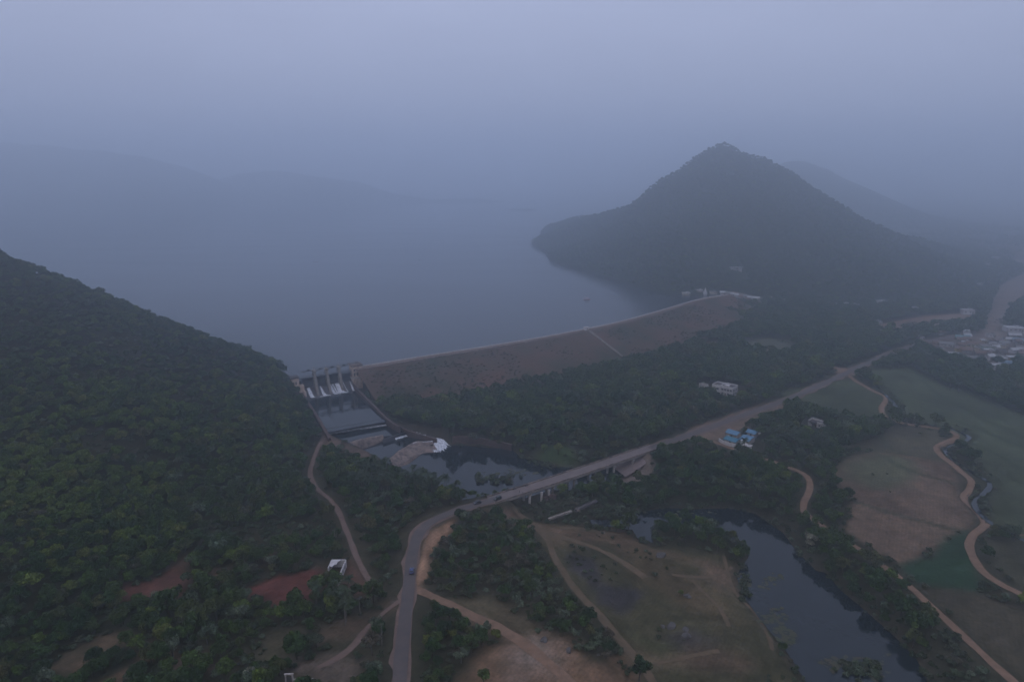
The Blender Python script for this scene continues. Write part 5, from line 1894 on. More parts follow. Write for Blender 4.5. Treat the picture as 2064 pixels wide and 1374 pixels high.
def rock(px, py, s_, label, seed, group=None, z0=-4):
    a_ = at(px, py, z0)
    bm = bmesh.new()
    bmesh.ops.create_icosphere(bm, subdivisions=3, radius=1.0)
    rg = random.Random(seed)
    ax = [(Vector((rg.uniform(-1, 1), rg.uniform(-1, 1), rg.uniform(-.4, 1))).normalized(), rg.uniform(.55, .9)) for _ in range(9)]
    for v in bm.verts:
        for d_, lim in ax:
            q = v.co.dot(d_)
            if q > lim:
                v.co -= d_ * (q - lim)
        v.co.z *= .62
    bmesh.ops.scale(bm, vec=(s_, s_ * .8, s_), verts=bm.verts)
    me_ = bpy.data.meshes.new('boulder')
    bm.to_mesh(me_)
    bm.free()
    o_ = link('boulder', me_, M['rock'])
    o_.location = (a_[0], a_[1], a_[2] + s_ * .2)
    o_.rotation_euler = (0, 0, seed)
    tag(o_, label, 'boulder', group)


rock(1096, 1291, 1.7, 'grey boulder beside the bare track at the bottom', 1, None, 0)
rock(1146, 1311, 1.5, 'pale boulder on the grass edge of the bare ground', 2, None, 0)
rock(1206, 1319, .7, 'small pale stone by the bushes at the bottom', 3, None, 0)
rock(1352, 1262, 2.2, 'flat pale boulder, left of the group in the meadow', 4, 'boulders in the meadow')
rock(1382, 1269, 1.5, 'small boulder, upper right of the group in the meadow', 5, 'boulders in the meadow')
rock(1384, 1281, 1.9, 'boulder at the bottom of the group in the meadow', 6, 'boulders in the meadow')
rock(1336, 1263, 1.1, 'low dark boulder at the far left of the meadow group', 8, 'boulders in the meadow')
rock(1386, 1202, 1.6, 'lone boulder in the middle of the meadow', 9)
rock(1332, 1120, 2.6, 'greenish pale slab lying in the upper meadow', 10)
rock(1655, 1326, .7, 'small white stone on the spit at the pond edge', 12)
a_ = at(1980, 1184)
o = empty('white_sack', a_)
tag(o, 'small white heap alone at the edge of the dark green field', 'sack')
mb = MB().tube([(0, 0, 0), (0, 0, .5), (0, 0, .9), (.1, 0, 1.15)], [.6, .7, .4, .12], 9)
mb.build('sack_body', M['white'], o, True)

# ------------------------------------------------------------------ trees: shapes
def leaf_mesh(name, pts, nrm, size, tone, m, seed):
    """Many leaf clumps as small tilted blades, each with a tone of its own."""
    rg = np.random.default_rng(seed)
    n_ = len(pts)
    nrm = nrm + rg.normal(0, .45, (n_, 3))
    nrm /= np.linalg.norm(nrm, axis=1)[:, None] + 1e-9
    ref = rg.normal(0, 1, (n_, 3))
    a = np.cross(nrm, ref)
    a /= np.linalg.norm(a, axis=1)[:, None] + 1e-9
    b = np.cross(nrm, a)
    sz = size * rg.uniform(.6, 1.35, n_)[:, None]
    k1 = rg.uniform(.5, 1.0, (n_, 1))
    co_ = np.stack([pts - a * sz, pts - b * sz * k1 + nrm * sz * .18, pts + a * sz, pts + b * sz * k1 - nrm * sz * .12], 1).reshape(-1, 3)
    me_ = bpy.data.meshes.new(name)
    me_.vertices.add(4 * n_)
    me_.vertices.foreach_set('co', co_.astype(np.float32).ravel())
    me_.loops.add(4 * n_)
    me_.loops.foreach_set('vertex_index', np.arange(4 * n_, dtype=np.int32))
    me_.polygons.add(n_)
    me_.polygons.foreach_set('loop_start', np.arange(0, 4 * n_, 4, dtype=np.int32))
    me_.update()
    at_ = me_.attributes.new('tone', 'FLOAT_COLOR', 'POINT')
    tn = np.repeat(tone, 4)
    at_.data.foreach_set('color', np.stack([tn, tn, tn * .96, np.ones_like(tn)], 1).astype(np.float32).ravel())
    me_.materials.append(m)
    return me_


def crown_mesh(name, seed, rad, zc, flat, lobes, per, size, m, gap=0.0, lo=-0.55):
    rg = np.random.default_rng(seed)
    P_, N_, T_ = [], [], []
    for k_ in range(lobes):
        d = rg.normal(0, 1, 3)
        d[2] = abs(d[2]) * .9 - .25
        d /= np.linalg.norm(d)
        r_ = rad * rg.uniform(.42, .74)
        c = d * r_ * np.array([1, 1, flat])
        lr = rad * rg.uniform(.28, .46)
        v = rg.normal(0, 1, (per, 3))
        v /= np.linalg.norm(v, axis=1)[:, None]
        v[:, 2] = np.where(v[:, 2] < lo, -v[:, 2] * .6, v[:, 2])
        q = c + v * lr * rg.uniform(.62, 1.05, (per, 1)) * np.array([1, 1, .82])
        P_.append(q + np.array([0, 0, zc]))
        N_.append(v * .8 + np.array([0, 0, .35]))
        T_.append(np.full(per, rg.uniform(.62, 1.4)) * rg.uniform(.6, 1.45, per))
    return leaf_mesh(name, np.concatenate(P_), np.concatenate(N_), size, np.concatenate(T_), m, seed)


def trunk_mesh(name, seed, h_, zc, rad, m):
    rg = random.Random(seed)
    mb_ = MB()
    bx, by = rg.uniform(-.25, .25), rg.uniform(-.25, .25)
    mb_.tube([(0, 0, -.8), (bx * .4, by * .4, h_ * .35), (bx, by, h_ * .7), (bx * 1.4, by * 1.4, zc)], [.26, .2, .16, .08], 7)
    for k_ in range(5):
        a_ = k_ * 1.26 + rg.uniform(-.3, .3)
        e = rad * rg.uniform(.45, .7)
        mb_.tube([(bx, by, h_ * .6 + .15 * k_), (bx + e * .5 * math.cos(a_), by + e * .5 * math.sin(a_), zc - .1), (bx + e * math.cos(a_), by + e * math.sin(a_), zc + .5)], [.11, .08, .035], 5)
    me_ = bpy.data.meshes.new(name)
    me_.from_pydata(mb_.v, [], mb_.f)
    me_.update()
    me_.materials.append(m)
    return me_


def palm_meshes(seed):
    rg = random.Random(seed)
    mb_ = MB()
    h_ = 9.0
    lean = rg.uniform(-.9, .9)
    mb_.tube([(0, 0, -.6), (lean * .15, 0, h_ * .3), (lean * .5, .1, h_ * .7), (lean, .15, h_)], [.26, .17, .15, .17], 8)
    tm = bpy.data.meshes.new('trunk')
    tm.from_pydata(mb_.v, [], mb_.f)
    tm.materials.append(M['palmbark'])
    V, F, T = [], [], []
    for k_ in range(20):
        az = k_ * 2.399 + rg.uniform(-.2, .2)
        el = rg.uniform(-.25, 1.15) if k_ > 4 else rg.uniform(.9, 1.3)
        ln = rg.uniform(2.6, 3.4)
        pts_ = []
        for j in range(7):
            t = j / 6
            rr_ = ln * t * math.cos(el) + .3 * t
            zz_ = ln * t * math.sin(el) - 1.7 * t * t * (1.0 if el > 0 else .8)
            pts_.append(Vector((lean + rr_ * math.cos(az), .15 + rr_ * math.sin(az), h_ + zz_)))
        side = Vector((-math.sin(az), math.cos(az), 0))
        tone = rg.uniform(.7, 1.3)
        for j in range(6):
            for s_ in (-1, 1):
                for q in range(3):
                    t = (j + q / 3) / 6
                    b_ = pts_[j].lerp(pts_[j + 1], q / 3)
                    d_ = (pts_[j + 1] - pts_[j]).normalized()
                    l_ = .95 * (1 - .55 * t) * rg.uniform(.8, 1.1)
                    tip = b_ + side * (s_ * l_) + d_ * .35 - Vector((0, 0, .42 * l_))
                    n_ = len(V)
                    V += [b_ - d_ * .07, b_ + d_ * .11, tip]
                    F.append((n_, n_ + 1, n_ + 2))
                    T += [tone] * 3
    cm = bpy.data.meshes.new('crown')
    cm.from_pydata([tuple(v) for v in V], [], F)
    at_ = cm.attributes.new('tone', 'FLOAT_COLOR', 'POINT')
    tn = np.array(T)
    at_.data.foreach_set('color', np.stack([tn, tn, tn, np.ones_like(tn)], 1).astype(np.float32).ravel())
    cm.materials.append(M['leaf_palm'])
    return tm, cm


TRUNKS = [trunk_mesh('trunk', k, 3.2, 4.0, 3.0, M['bark']) for k in range(3)]
SHAPES = [dict(rad=3.2, zc=4.0, flat=.72, lobes=15, per=58), dict(rad=3.0, zc=4.3, flat=.9, lobes=14, per=58), dict(rad=3.5, zc=3.9, flat=.6, lobes=17, per=52), dict(rad=2.8, zc=4.4, flat=1.0, lobes=12, per=64)]
CROWNS = [crown_mesh('crown', 100 + k, size=.36, m=M['leaf'], **s) for k, s in enumerate(SHAPES)] + \
         [crown_mesh('crown', 120 + k, size=.36, m=M['leaf_light'], **SHAPES[k]) for k in (0, 1)] + \
         [crown_mesh('crown', 140 + k, size=.30, m=M['leaf_grey'], rad=2.9, zc=4.0, flat=.75, lobes=13, per=38) for k in (0, 1)]
BUSH = [crown_mesh('foliage', 160 + k, rad=1.5, zc=.75, flat=.55, lobes=9, per=30, size=.26, m=M['leaf_bush'], lo=-.2) for k in range(3)] + \
       [crown_mesh('foliage', 170, rad=1.4, zc=.7, flat=.5, lobes=8, per=26, size=.24, m=M['leaf_grey'], lo=-.2)]
PALMS = [palm_meshes(k) for k in (1, 5, 9)]

# ------------------------------------------------------------------ trees: places
SOIL_OPEN = [pp for pp, s in zip(SOIL_XY, SOIL)]
GREEN_OK = {40}
dam_poly = DAM_FOOT
nd = int(len(crest) * .90)
dam_tree_poly = np.vstack([DAM_FOOT[:nd], DAM_FOOT[len(crest) + len(crest) - nd:]])
sp_poly = np.array([S(-9, -24)[:2], S(47, -22)[:2], S(46, 3)[:2], S(-3, 2)[:2]])
lake_xy = np.array([p[:2] for p in lake_poly])


def hardpx(lst, z=0):
    return PX(lst, z)


KEEP_LOW = [hardpx(l) for l in ([(1040, 1010), (1110, 985), (1180, 985), (1330, 1010), (1325, 1035), (1200, 1045), (1090, 1045)],)]
SCRUB = hardpx([(860, 1120), (900, 1085), (985, 1040), (1030, 1040), (1085, 1080), (1110, 1130), (1150, 1190), (1205, 1250), (1265, 1320), (1270, 1340), (1200, 1320), (1120, 1290), (1010, 1240), (930, 1205), (862, 1190)])
# open views kept free of tall trees: in front of the lake end, the pools and buildings
VIEW = [hardpx(l) for l in ([(655, 870), (720, 905), (745, 925), (800, 955), (830, 950), (790, 915), (700, 870)], [(1430, 800), (1490, 806), (1500, 816), (1440, 815)], [(640, 1130), (700, 1130), (705, 1195), (640, 1180)],
                            [(1445, 905), (1530, 905), (1530, 918), (1450, 915)], [(1620, 852), (1662, 852), (1662, 880), (1616, 880)])]


def scatter_points(x0, x1, y0, y1, step, seed):
    rg = np.random.default_rng(seed)
    X, Y = np.meshgrid(np.arange(x0, x1, step), np.arange(y0, y1, step))
    X = X.ravel() + rg.uniform(-.5, .5, X.size) * step
    Y = Y.ravel() + rg.uniform(-.5, .5, Y.size) * step
    px_, py_, dp = project(X, Y, np.zeros_like(X) + 5)
    m = (px_ > -260) & (px_ < 2330) & (py_ < 1600) & (dp > 120)
    return X[m], Y[m]


def clear_mask(X, Y, margin, soil_in=1.2, fields=True):
    ok = np.ones(len(X), bool)
    for poly, zw, wd in waters:
        ok &= sdist(poly, X, Y) > margin
    for c in canals:
        ok &= seg_near(c, X, Y)[0] > (2.6 if margin > 1 else 1.2)
    for ln, hw in ROADS:
        ok &= seg_near(ln, X, Y)[0] > hw + margin * .5
    if fields:
        for pp in SOIL_OPEN:
            ok &= (sdist(pp, X, Y) + (vnoise(X, Y, 9, 5) - .5) * 4) > soil_in * .4
    ok &= sdist(dam_tree_poly, X, Y) > 1
    ok &= sdist(sp_poly, X, Y) > 2
    for bx, by, br_ in BUILT:
        ok &= np.hypot(X - bx, Y - by) > br_ + margin * .6
    for v_ in VIEW:
        ok &= sdist(v_, X, Y) > 0
    return ok


cand = []                       # x, y, z, scale, shape index, region


def push(X, Y, Z, sc_, idx, reg):
    cand.append(np.stack([X, Y, Z, sc_, idx.astype(float), np.full(len(X), reg, float)], 1))


rg = np.random.default_rng(5)
# left hillside
X, Y = scatter_points(-620, -60, 120, 640, 3.8, 1)
hl = hillL(X, Y)
g = ground_h(X, Y)
m = (hl > g + .2) & clear_mask(X, Y, 2.0)
m &= ~((sdist(lake_xy, X, Y) < 0) & (hl < LAKE_Z + 1))
X, Y, hl = X[m], Y[m], hl[m]
pxx, pyy, _ = project(X, Y, hl)
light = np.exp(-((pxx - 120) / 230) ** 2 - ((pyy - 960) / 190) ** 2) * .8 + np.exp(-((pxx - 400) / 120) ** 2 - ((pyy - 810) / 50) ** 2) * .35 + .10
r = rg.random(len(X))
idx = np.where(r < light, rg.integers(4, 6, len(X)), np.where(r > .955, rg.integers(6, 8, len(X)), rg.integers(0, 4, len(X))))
gap = fbm(X, Y, 30, 67, 3) < .30
keep_ = ~(gap & (rg.random(len(X)) < .8))
X, Y, hl, idx = X[keep_], Y[keep_], hl[keep_], idx[keep_]
big = np.where(rg.random(len(X)) < .06, 1.35, 1.0)
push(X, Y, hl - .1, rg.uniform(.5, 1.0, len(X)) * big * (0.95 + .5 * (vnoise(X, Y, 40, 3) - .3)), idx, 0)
# flat woods
X, Y = scatter_points(-420, 900, 150, 1250, 5.0, 2)
h_ = H(X, Y)
gr = ground_h(X, Y)
_, pyg, dpg = project(X, Y, gr)
m = (h_ <= gr + .2) & clear_mask(X, Y, 2.4)
m &= ~((sdist(lake_xy, X, Y) < 0))
for kp in KEEP_LOW:
    m &= sdist(kp, X, Y) > 0
dens = fbm(X, Y, 55, 13)
m &= (dens > .30) | (dpg > 460)
X, Y, h_, dpg = X[m], Y[m], h_[m], dpg[m]
sc_ = rg.uniform(.55, 1.2, len(X)) * np.where(dpg > 420, 1.3, 1.0) * np.where(rg.random(len(X)) < .08, 1.35, 1.0)
ins = sdist(SCRUB, X, Y) < 0
sc_ = np.where(ins, rg.uniform(.55, .95, len(X)), sc_)
r = rg.random(len(X))
gk = np.where(ins, .45, .13)
idx = np.where(r < gk, rg.integers(6, 8, len(X)), np.where(r < gk + .06, rg.integers(4, 6, len(X)), rg.integers(0, 4, len(X))))
push(X, Y, h_ - .1, sc_, idx, 1)
# the hill across the water, the one behind it and the island
X, Y = scatter_points(-40, 1180, 780, 2450, 6.4, 3)
hr = hillR(X, Y)
m = (hr > np.maximum(ground_h(X, Y) + .2, -1)) & ~((sdist(lake_xy, X, Y) < 0) & (hr < LAKE_Z + .6))
for bx, by, br_ in BUILT:
    m &= np.hypot(X - bx, Y - by) > br_ + 2
X, Y, hr = X[m], Y[m], hr[m]
r = rg.random(len(X))
push(X, Y, hr - .3, rg.uniform(.55, 1.15, len(X)), np.where(r < .10, rg.integers(4, 6, len(X)), np.where(r > .95, 7, rg.integers(0, 4, len(X)))), 2)
X, Y = scatter_points(ic[0] - 85, ic[0] + 85, ic[1] - 40, ic[1] + 40, 8, 4)
rr = ((X - ic[0]) / 72) ** 2 + ((Y - ic[1]) / 30) ** 2
m = rr < .62
push(X[m], Y[m], np.full(m.sum(), LAKE_Z + 1.2), rg.uniform(.7, 1.35, m.sum()), rg.integers(0, 4, m.sum()), 2)
# woods far out on the plain
X, Y = scatter_points(300, 1500, 1000, 2300, 15, 6)
hh = H(X, Y)
m = (sdist(HR_poly, X, Y) > 3) & (sdist(lake_xy, X, Y) > 3) & (fbm(X, Y, 180, 4) > .4)
for ln, hw in ROADS:
    m &= seg_near(ln, X, Y)[0] > hw + 2
for pp in SOIL_OPEN:
    m &= sdist(pp, X, Y) > 2
push(X[m], Y[m], hh[m] - .1, rg.uniform(1.0, 1.7, m.sum()), rg.integers(0, 4, m.sum()), 3)
T = np.concatenate(cand)
tpx, tpy, tdp = project(T[:, 0], T[:, 1], T[:, 2] + 3)

# low bushes and saplings
bx_ = []
X, Y = scatter_points(-420, 520, 150, 640, 3.4, 8)
h_ = H(X, Y)
gr = ground_h(X, Y)
m = clear_mask(X, Y, .6, soil_in=0)
m &= ~((sdist(lake_xy, X, Y) < 0))
cell = {}
for q in range(len(T)):
    cell.setdefault((int(T[q, 0] // 6), int(T[q, 1] // 6)), []).append(q)
for i in np.nonzero(m)[0]:
    cx, cy = int(X[i] // 6), int(Y[i] // 6)
    for a in (-1, 0, 1):
        for b in (-1, 0, 1):
            for q in cell.get((cx + a, cy + b), ()):
                if m[i] and math.hypot(T[q, 0] - X[i], T[q, 1] - Y[i]) < 2.1 * T[q, 3]:
                    m[i] = False
bx_.append(np.stack([X[m], Y[m], h_[m], rg.uniform(.6, 1.5, m.sum()), np.where(rg.random(m.sum()) < .2, 3, rg.integers(0, 3, m.sum())).astype(float)], 1))
# on the meadow, the dam and bare patches they stand apart
X, Y = scatter_points(-420, 560, 150, 760, 4.2, 9)
h_ = H(X, Y)
m = np.zeros(len(X), bool)
for pp in SOIL_OPEN:
    m |= sdist(pp, X, Y) < 1
cl = fbm(X, Y, 24, 19, 3)
m &= cl > .60
m &= rg.random(len(X)) < .55
px_, py_, _ = project(X, Y, h_)
m &= clear_mask(X, Y, .8, fields=False)
field_like = np.zeros(len(X), bool)
for j in range(0, 8):
    field_like |= sdist(SOIL_OPEN[j], X, Y) < 0
m &= ~(field_like & (rg.random(len(X)) < .93))
bx_.append(np.stack([X[m], Y[m], h_[m], rg.uniform(.35, 1.05, m.sum()), rg.integers(0, 4, m.sum()).astype(float)], 1))
X, Y = scatter_points(-150, 420, 380, 900, 3.6, 10)
dd_, _ = seg_near(crest, X, Y)
ind = (sdist(dam_poly, X, Y) < -1) & (sdist(sp_poly, X, Y) > 1)
i_near = np.zeros(len(X), int)
bd = np.full(len(X), 1e9)
for q in range(len(crest)):
    dq = np.hypot(X - crest[q, 0], Y - crest[q, 1])
    u_ = dq < bd
    bd[u_], i_near[u_] = dq[u_], q
zd = CREST_Z - .2 - (CREST_Z + 1.6) * np.clip(((X - crest[i_near, 0]) * dn[i_near, 0] + (Y - crest[i_near, 1]) * dn[i_near, 1] - 3.6) / 66, 0, 1)
m = ind & (rg.random(len(X)) < np.clip((fbm(X, Y, 30, 23) - .47) * 6, .006, .97) + .6 * np.exp(-(i_near / 9.0) ** 2)) & (dd_ > 7)
away = np.abs((X - crest[si, 0]) * tg[si][0] + (Y - crest[si, 1]) * tg[si][1]) > 4
m &= away
bx_.append(np.stack([X[m], Y[m], zd[m] - .3, rg.uniform(.4, 1.0, m.sum()), rg.integers(0, 4, m.sum()).astype(float)], 1))
# plants standing in the shallows
for cpx, spread, n_, z_ in (((985, 968), (34, 9), 26, RIVER_Z), ((1028, 966), (18, 10), 16, RIVER_Z), ((1095, 938), (34, 7), 26, RIVER_Z), ((1500, 1180), (8, 30), 22, RIVER_Z),
                            ((1735, 1352), (48, 14), 34, RIVER_Z), ((1250, 1030), (60, 16), 50, -5.0), ((1160, 1000), (60, 20), 60, -5.0)):
    for k in range(n_):
        q = P(cpx[0] + rg.normal(0, spread[0] * .55), cpx[1] + rg.normal(0, spread[1] * .55), z_)
        bx_.append(np.array([[q[0], q[1], float(max(z_, H(q[0], q[1])[0])) - .25, rg.uniform(.5, 1.35), float(rg.integers(0, 4))]]))
for c in canals:                                   # bushes along the canal banks
    t_c = np.gradient(c[:, :2], axis=0)
    t_c /= np.linalg.norm(t_c, axis=1)[:, None]
    for sd_, off_ in ((1, 2.4), (-1, 2.4), (1, 3.6), (-1, 3.6)):
        for k in range(len(c)):
            q = c[k, :2] + np.array([-t_c[k, 1], t_c[k, 0]]) * sd_ * (off_ + rg.normal(0, .4))
            clump = vnoise(np.array([q[0]]), np.array([q[1]]), 16, 8)[0]
            if rg.random() < .75 and clump > .36 and all(seg_near(ln, q[:1], q[1:])[0][0] > hw - 1.2 for ln, hw in ROADS):
                bx_.append(np.array([[q[0], q[1], float(H(q[0], q[1])[0]) - .1, rg.uniform(.6, 1.25), float(rg.integers(0, 4))]]))
B = np.concatenate(bx_)
bpx, bpy_, bdp = project(B[:, 0], B[:, 1], B[:, 2] + 1)


# ------------------------------------------------------------------ trees: the nearest ones, each by itself
def place_name(a, b):
    if a > 1480 and b > 960:
        return 'on the bank between the pond and the dirt track' if a < 1640 + (b - 1043) * 1.1 else 'beside the dirt track along the fields'
    if 1080 < a and b > 1000:
        return 'on the meadow side of the pond'
    if a > 838 and b > 1010:
        if a < 1000 and b > 1195:
            return 'between the asphalt road and the bare ground at the bottom'
        return 'in the scrub wood between the asphalt road and the meadow'
    if 560 < a < 835 and b > 1235:
        return 'left of the asphalt road near the bottom edge'
    if 470 < a < 835 and b > 1040:
        return 'around the overgrown white ruin'
    if a < 640:
        return 'low on the wooded left hillside' if b > 1100 else 'on the wooded left hillside'
    return 'between the left dirt track and the river'


KIND = {0: 'dark green broadleaf tree', 4: 'light yellow-green broadleaf tree', 6: 'greyish thin-leaved tree'}


def kind_of(i):
    return KIND[0 if i < 4 else 4 if i < 6 else 6]


vis = (tpx > 8) & (tpx < 2056) & (tpy < 1368) & (T[:, 5] < 2)
order = np.argsort(np.where(vis, tdp / T[:, 3], 1e9))
N_TREES = 298
near = order[:N_TREES]
tree_proto = {}
for q in near:
    x, y, z, s_, i, _ = T[q]
    i = int(i)
    lb = f'{kind_of(i)} {place_name(tpx[q], tpy[q])}'
    gp = 'trees ' + place_name(tpx[q], tpy[q])
    rz = float(rg.uniform(0, 6.28))
    if i not in tree_proto:
        root = empty('broadleaf_tree', (x, y, z), rz)
        tr = link('trunk', TRUNKS[i % 3], None, root)
        cr = link('crown', CROWNS[i], None, root)
        tree_proto[i] = (root, tr, cr)
    else:
        r0, t0, c0 = tree_proto[i]
        root = r0.copy()
        COL.objects.link(root)
        for ch in (t0, c0):
            k = ch.copy()
            COL.objects.link(k)
            k.parent = root
        root.location = (x, y, z)
        root.rotation_euler = (float(rg.uniform(-.06, .06)), float(rg.uniform(-.06, .06)), rz)
    root.scale = (s_, s_, s_ * float(rg.uniform(.85, 1.15)))
    tag(root, lb, 'tree', gp)

# palms, every one of them
palm_at = []
for (cx, cy), (sx, sy), n_, where in [((845, 985), (62, 22), 34, 'by the river between the left dirt track and the road'), ((742, 975), (40, 26), 16, 'in the wood between the left dirt track and the river'),
                                      ((690, 1240), (26, 24), 6, 'near the brown plot left of the road'), ((640, 1215), (22, 16), 4, 'in front of the red soil patch'),
                                      ((1570, 905), (70, 20), 24, 'behind the blue-roofed compound'), ((1690, 870), (50, 18), 14, 'in the grove around the unfinished white house'),
                                      ((1850, 735), (60, 18), 22, 'in the grove between the road and the village'), ((1960, 780), (70, 14), 14, 'on the far side of the green field')]:
    k = 0
    tries = 0
    while k < n_ and tries < n_ * 8:
        tries += 1
        q = at(cx + rg.normal(0, sx * .6), cy + rg.normal(0, sy * .6))
        X1, Y1 = np.array([q[0]]), np.array([q[1]])
        if not clear_mask(X1, Y1, 1.6, fields=False)[0]:
            continue
        palm_at.append((q, where))
        k += 1
palm_proto = {}
for j, (q, where) in enumerate(palm_at):
    i = j % 3
    s_ = float(rg.uniform(.75, 1.15))
    if i not in palm_proto:
        root = empty('palm_tree', q, float(rg.uniform(0, 6.28)))
        palm_proto[i] = (root, link('trunk', PALMS[i][0], None, root), link('crown', PALMS[i][1], None, root))
    else:
        r0, t0, c0 = palm_proto[i]
        root = r0.copy()
        COL.objects.link(root)
        for ch in (t0, c0):
            k = ch.copy()
            COL.objects.link(k)
            k.parent = root
        root.location = tuple(float(c) for c in q)
        root.rotation_euler = (0, 0, float(rg.uniform(0, 6.28)))
    root.scale = (s_, s_, s_)
    tag(root, 'tall palm with drooping fronds ' + where, 'palm', 'palms ' + where)

# pale and bright single trees
for (a, b), sc_, mm, lb, z0 in [((1634, 1098), 1.15, 'blossom', 'pale blossoming tree on the bank between the pond and the dirt track', -2), ((1630, 1106), .8, 'blossom', 'smaller pale tree just below the blossoming one on the pond bank', -2),
                                ((505, 1372), .8, 'blossom', 'pale speckled tree at the bottom edge left of the white gate', 0), ((1486, 1126), .95, 'leaf_light', 'bright green round tree at the tip of the meadow by the pond', -4.5),
                                ((1372, 1200), .45, 'leaf_light', 'low bright green shrub in the middle of the meadow', -4.5), ((975, 1374), .8, 'leaf', 'dark round tree alone on the bare ground at the bottom edge', 0),
                                ((1125, 915), 1.1, 'leaf_light', 'yellow-green tree on the far bank beside the bridge', -2), ((1098, 912), .9, 'leaf_light', 'small yellow-green tree on the far bank above the river', -3),
                                ((1190, 990), .85, 'leaf_light', 'yellow-green tree below the middle of the bridge', -5)]:
    q = at(a, b, z0)
    root = empty('single_tree', q, float(rg.uniform(0, 6)))
    tag(root, lb, 'tree')
    link('trunk', TRUNKS[0], None, root)
    me_ = crown_mesh('crown', int(a), 2.9, 3.9, .75, 14, 55, .34, M[mm])
    link('crown', me_, None, root)
    root.scale = (sc_,) * 3

# nearest bushes
bvis = (bpx > 6) & (bpx < 2058) & (bpy_ < 1370)
border = np.argsort(np.where(bvis, bdp / B[:, 3], 1e9))
N_BUSH = 296
bush_proto = {}
for q in border[:N_BUSH]:
    x, y, z, s_, i = B[q]
    i = int(i)
    lb = ('greyish low bush ' if i == 3 else 'green low bush ') + place_name(bpx[q], bpy_[q])
    if i not in bush_proto:
        o = link('bush', BUSH[i], None)
        bush_proto[i] = o
    else:
        o = bush_proto[i].copy()
        COL.objects.link(o)
    o.location = (float(x), float(y), float(z) - .1)
    o.rotation_euler = (0, 0, float(rg.uniform(0, 6.28)))
    o.scale = (float(s_),) * 3
    tag(o, lb, 'bush', 'bushes ' + place_name(bpx[q], bpy_[q]))


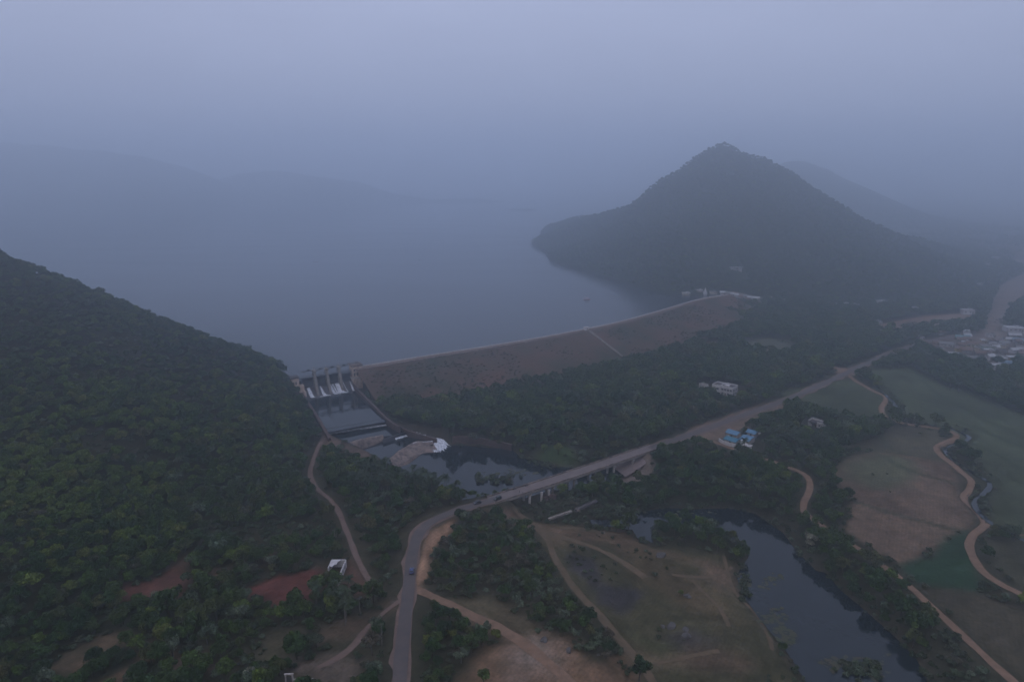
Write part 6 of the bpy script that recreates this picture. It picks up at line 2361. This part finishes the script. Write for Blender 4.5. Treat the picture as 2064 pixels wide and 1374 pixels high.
# ------------------------------------------------------------------ the rest of the woods
def scatter_mass(name, pts, scl, idx, sources, label, cat):
    """One mass of plants: points that carry copies of the crowns' shapes."""
    me_ = bpy.data.meshes.new(name)
    n_ = len(pts)
    me_.vertices.add(n_)
    me_.vertices.foreach_set('co', np.asarray(pts, np.float32).ravel())
    for nm, ty, val in (('scl', 'FLOAT', np.asarray(scl, np.float32)), ('rot', 'FLOAT', rg.uniform(0, 6.28, n_).astype(np.float32)), ('pick', 'INT', np.asarray(idx, np.int32))):
        a_ = me_.attributes.new(nm, ty, 'POINT')
        a_.data.foreach_set('value', val)
    o_ = link(name, me_, None)
    ng = bpy.data.node_groups.new(name, 'GeometryNodeTree')
    ng.interface.new_socket('Geometry', in_out='INPUT', socket_type='NodeSocketGeometry')
    ng.interface.new_socket('Geometry', in_out='OUTPUT', socket_type='NodeSocketGeometry')
    N = ng.nodes.new
    gi, go = N('NodeGroupInput'), N('NodeGroupOutput')
    g2i = N('GeometryNodeGeometryToInstance')
    for s_ in reversed(sources):
        oi = N('GeometryNodeObjectInfo')
        oi.inputs['Object'].default_value = s_
        oi.inputs['As Instance'].default_value = False
        ng.links.new(oi.outputs['Geometry'], g2i.inputs[0])
    iop = N('GeometryNodeInstanceOnPoints')
    iop.inputs['Pick Instance'].default_value = True
    an = {}
    for nm, ty in (('scl', 'FLOAT'), ('rot', 'FLOAT'), ('pick', 'INT')):
        k_ = N('GeometryNodeInputNamedAttribute')
        k_.data_type = ty
        k_.inputs['Name'].default_value = nm
        an[nm] = k_.outputs['Attribute']
    cx = N('ShaderNodeCombineXYZ')
    ng.links.new(an['rot'], cx.inputs['Z'])
    e2r = N('FunctionNodeEulerToRotation')
    ng.links.new(cx.outputs[0], e2r.inputs[0])
    ng.links.new(gi.outputs[0], iop.inputs['Points'])
    ng.links.new(g2i.outputs[0], iop.inputs['Instance'])
    ng.links.new(an['pick'], iop.inputs['Instance Index'])
    ng.links.new(e2r.outputs[0], iop.inputs['Rotation'])
    ng.links.new(an['scl'], iop.inputs['Scale'])
    ng.links.new(iop.outputs[0], go.inputs[0])
    md = o_.modifiers.new('plants', 'NODES')
    md.node_group = ng
    return tag(o_, label, cat, None, 'stuff')


src = [tree_proto[k][2] for k in sorted(tree_proto)]
remap = {k: j for j, k in enumerate(sorted(tree_proto))}
rest = np.ones(len(T), bool)
rest[near] = False
for reg, nm, lb in ((0, 'hillside_forest', 'dense dark green woods covering the left hillside'), (1, 'plain_forest', 'woods on the flat land below the dam and around the fields'),
                    (2, 'hill_forest', 'hazy forest covering the cone shaped hill across the lake'), (3, 'distant_forest', 'faint woods far out on the hazy plain')):
    m = rest & (T[:, 5] == reg)
    if m.sum():
        scatter_mass(nm, T[m, :3], T[m, 3], [remap.get(int(i), 0) for i in T[m, 4]], src, lb, 'forest')
rest = np.ones(len(B), bool)
rest[border[:N_BUSH]] = False
bsrc = [bush_proto[k] for k in sorted(bush_proto)]
bmap = {k: j for j, k in enumerate(sorted(bush_proto))}
scatter_mass('undergrowth', B[rest, :3], B[rest, 3], [bmap.get(int(i), 0) for i in B[rest, 4]], bsrc, 'low bushes and undergrowth between the woods, fields and water', 'undergrowth')
print('trees', len(T), 'bushes', len(B), 'palms', len(palm_at))

# ------------------------------------------------------------------ haze
hz = bpy.data.materials.new('haze')
hz.use_nodes = True
t = hz.node_tree
t.nodes.clear()
mo = t.nodes.new('ShaderNodeOutputMaterial')
pv = t.nodes.new('ShaderNodeVolumePrincipled')
pv.inputs['Color'].default_value = (*HAZE_COLOR, 1)
pv.inputs['Density'].default_value = HAZE_DENSITY
pv.inputs['Anisotropy'].default_value = HAZE_ANISO
t.links.new(pv.outputs['Volume'], mo.inputs['Volume'])
o = MB().box(0, 2500, -14, 10400, 7400, 14 + 375).build('haze', hz)
tag(o, 'pale evening haze over the lake and plain', 'haze', None, 'stuff')
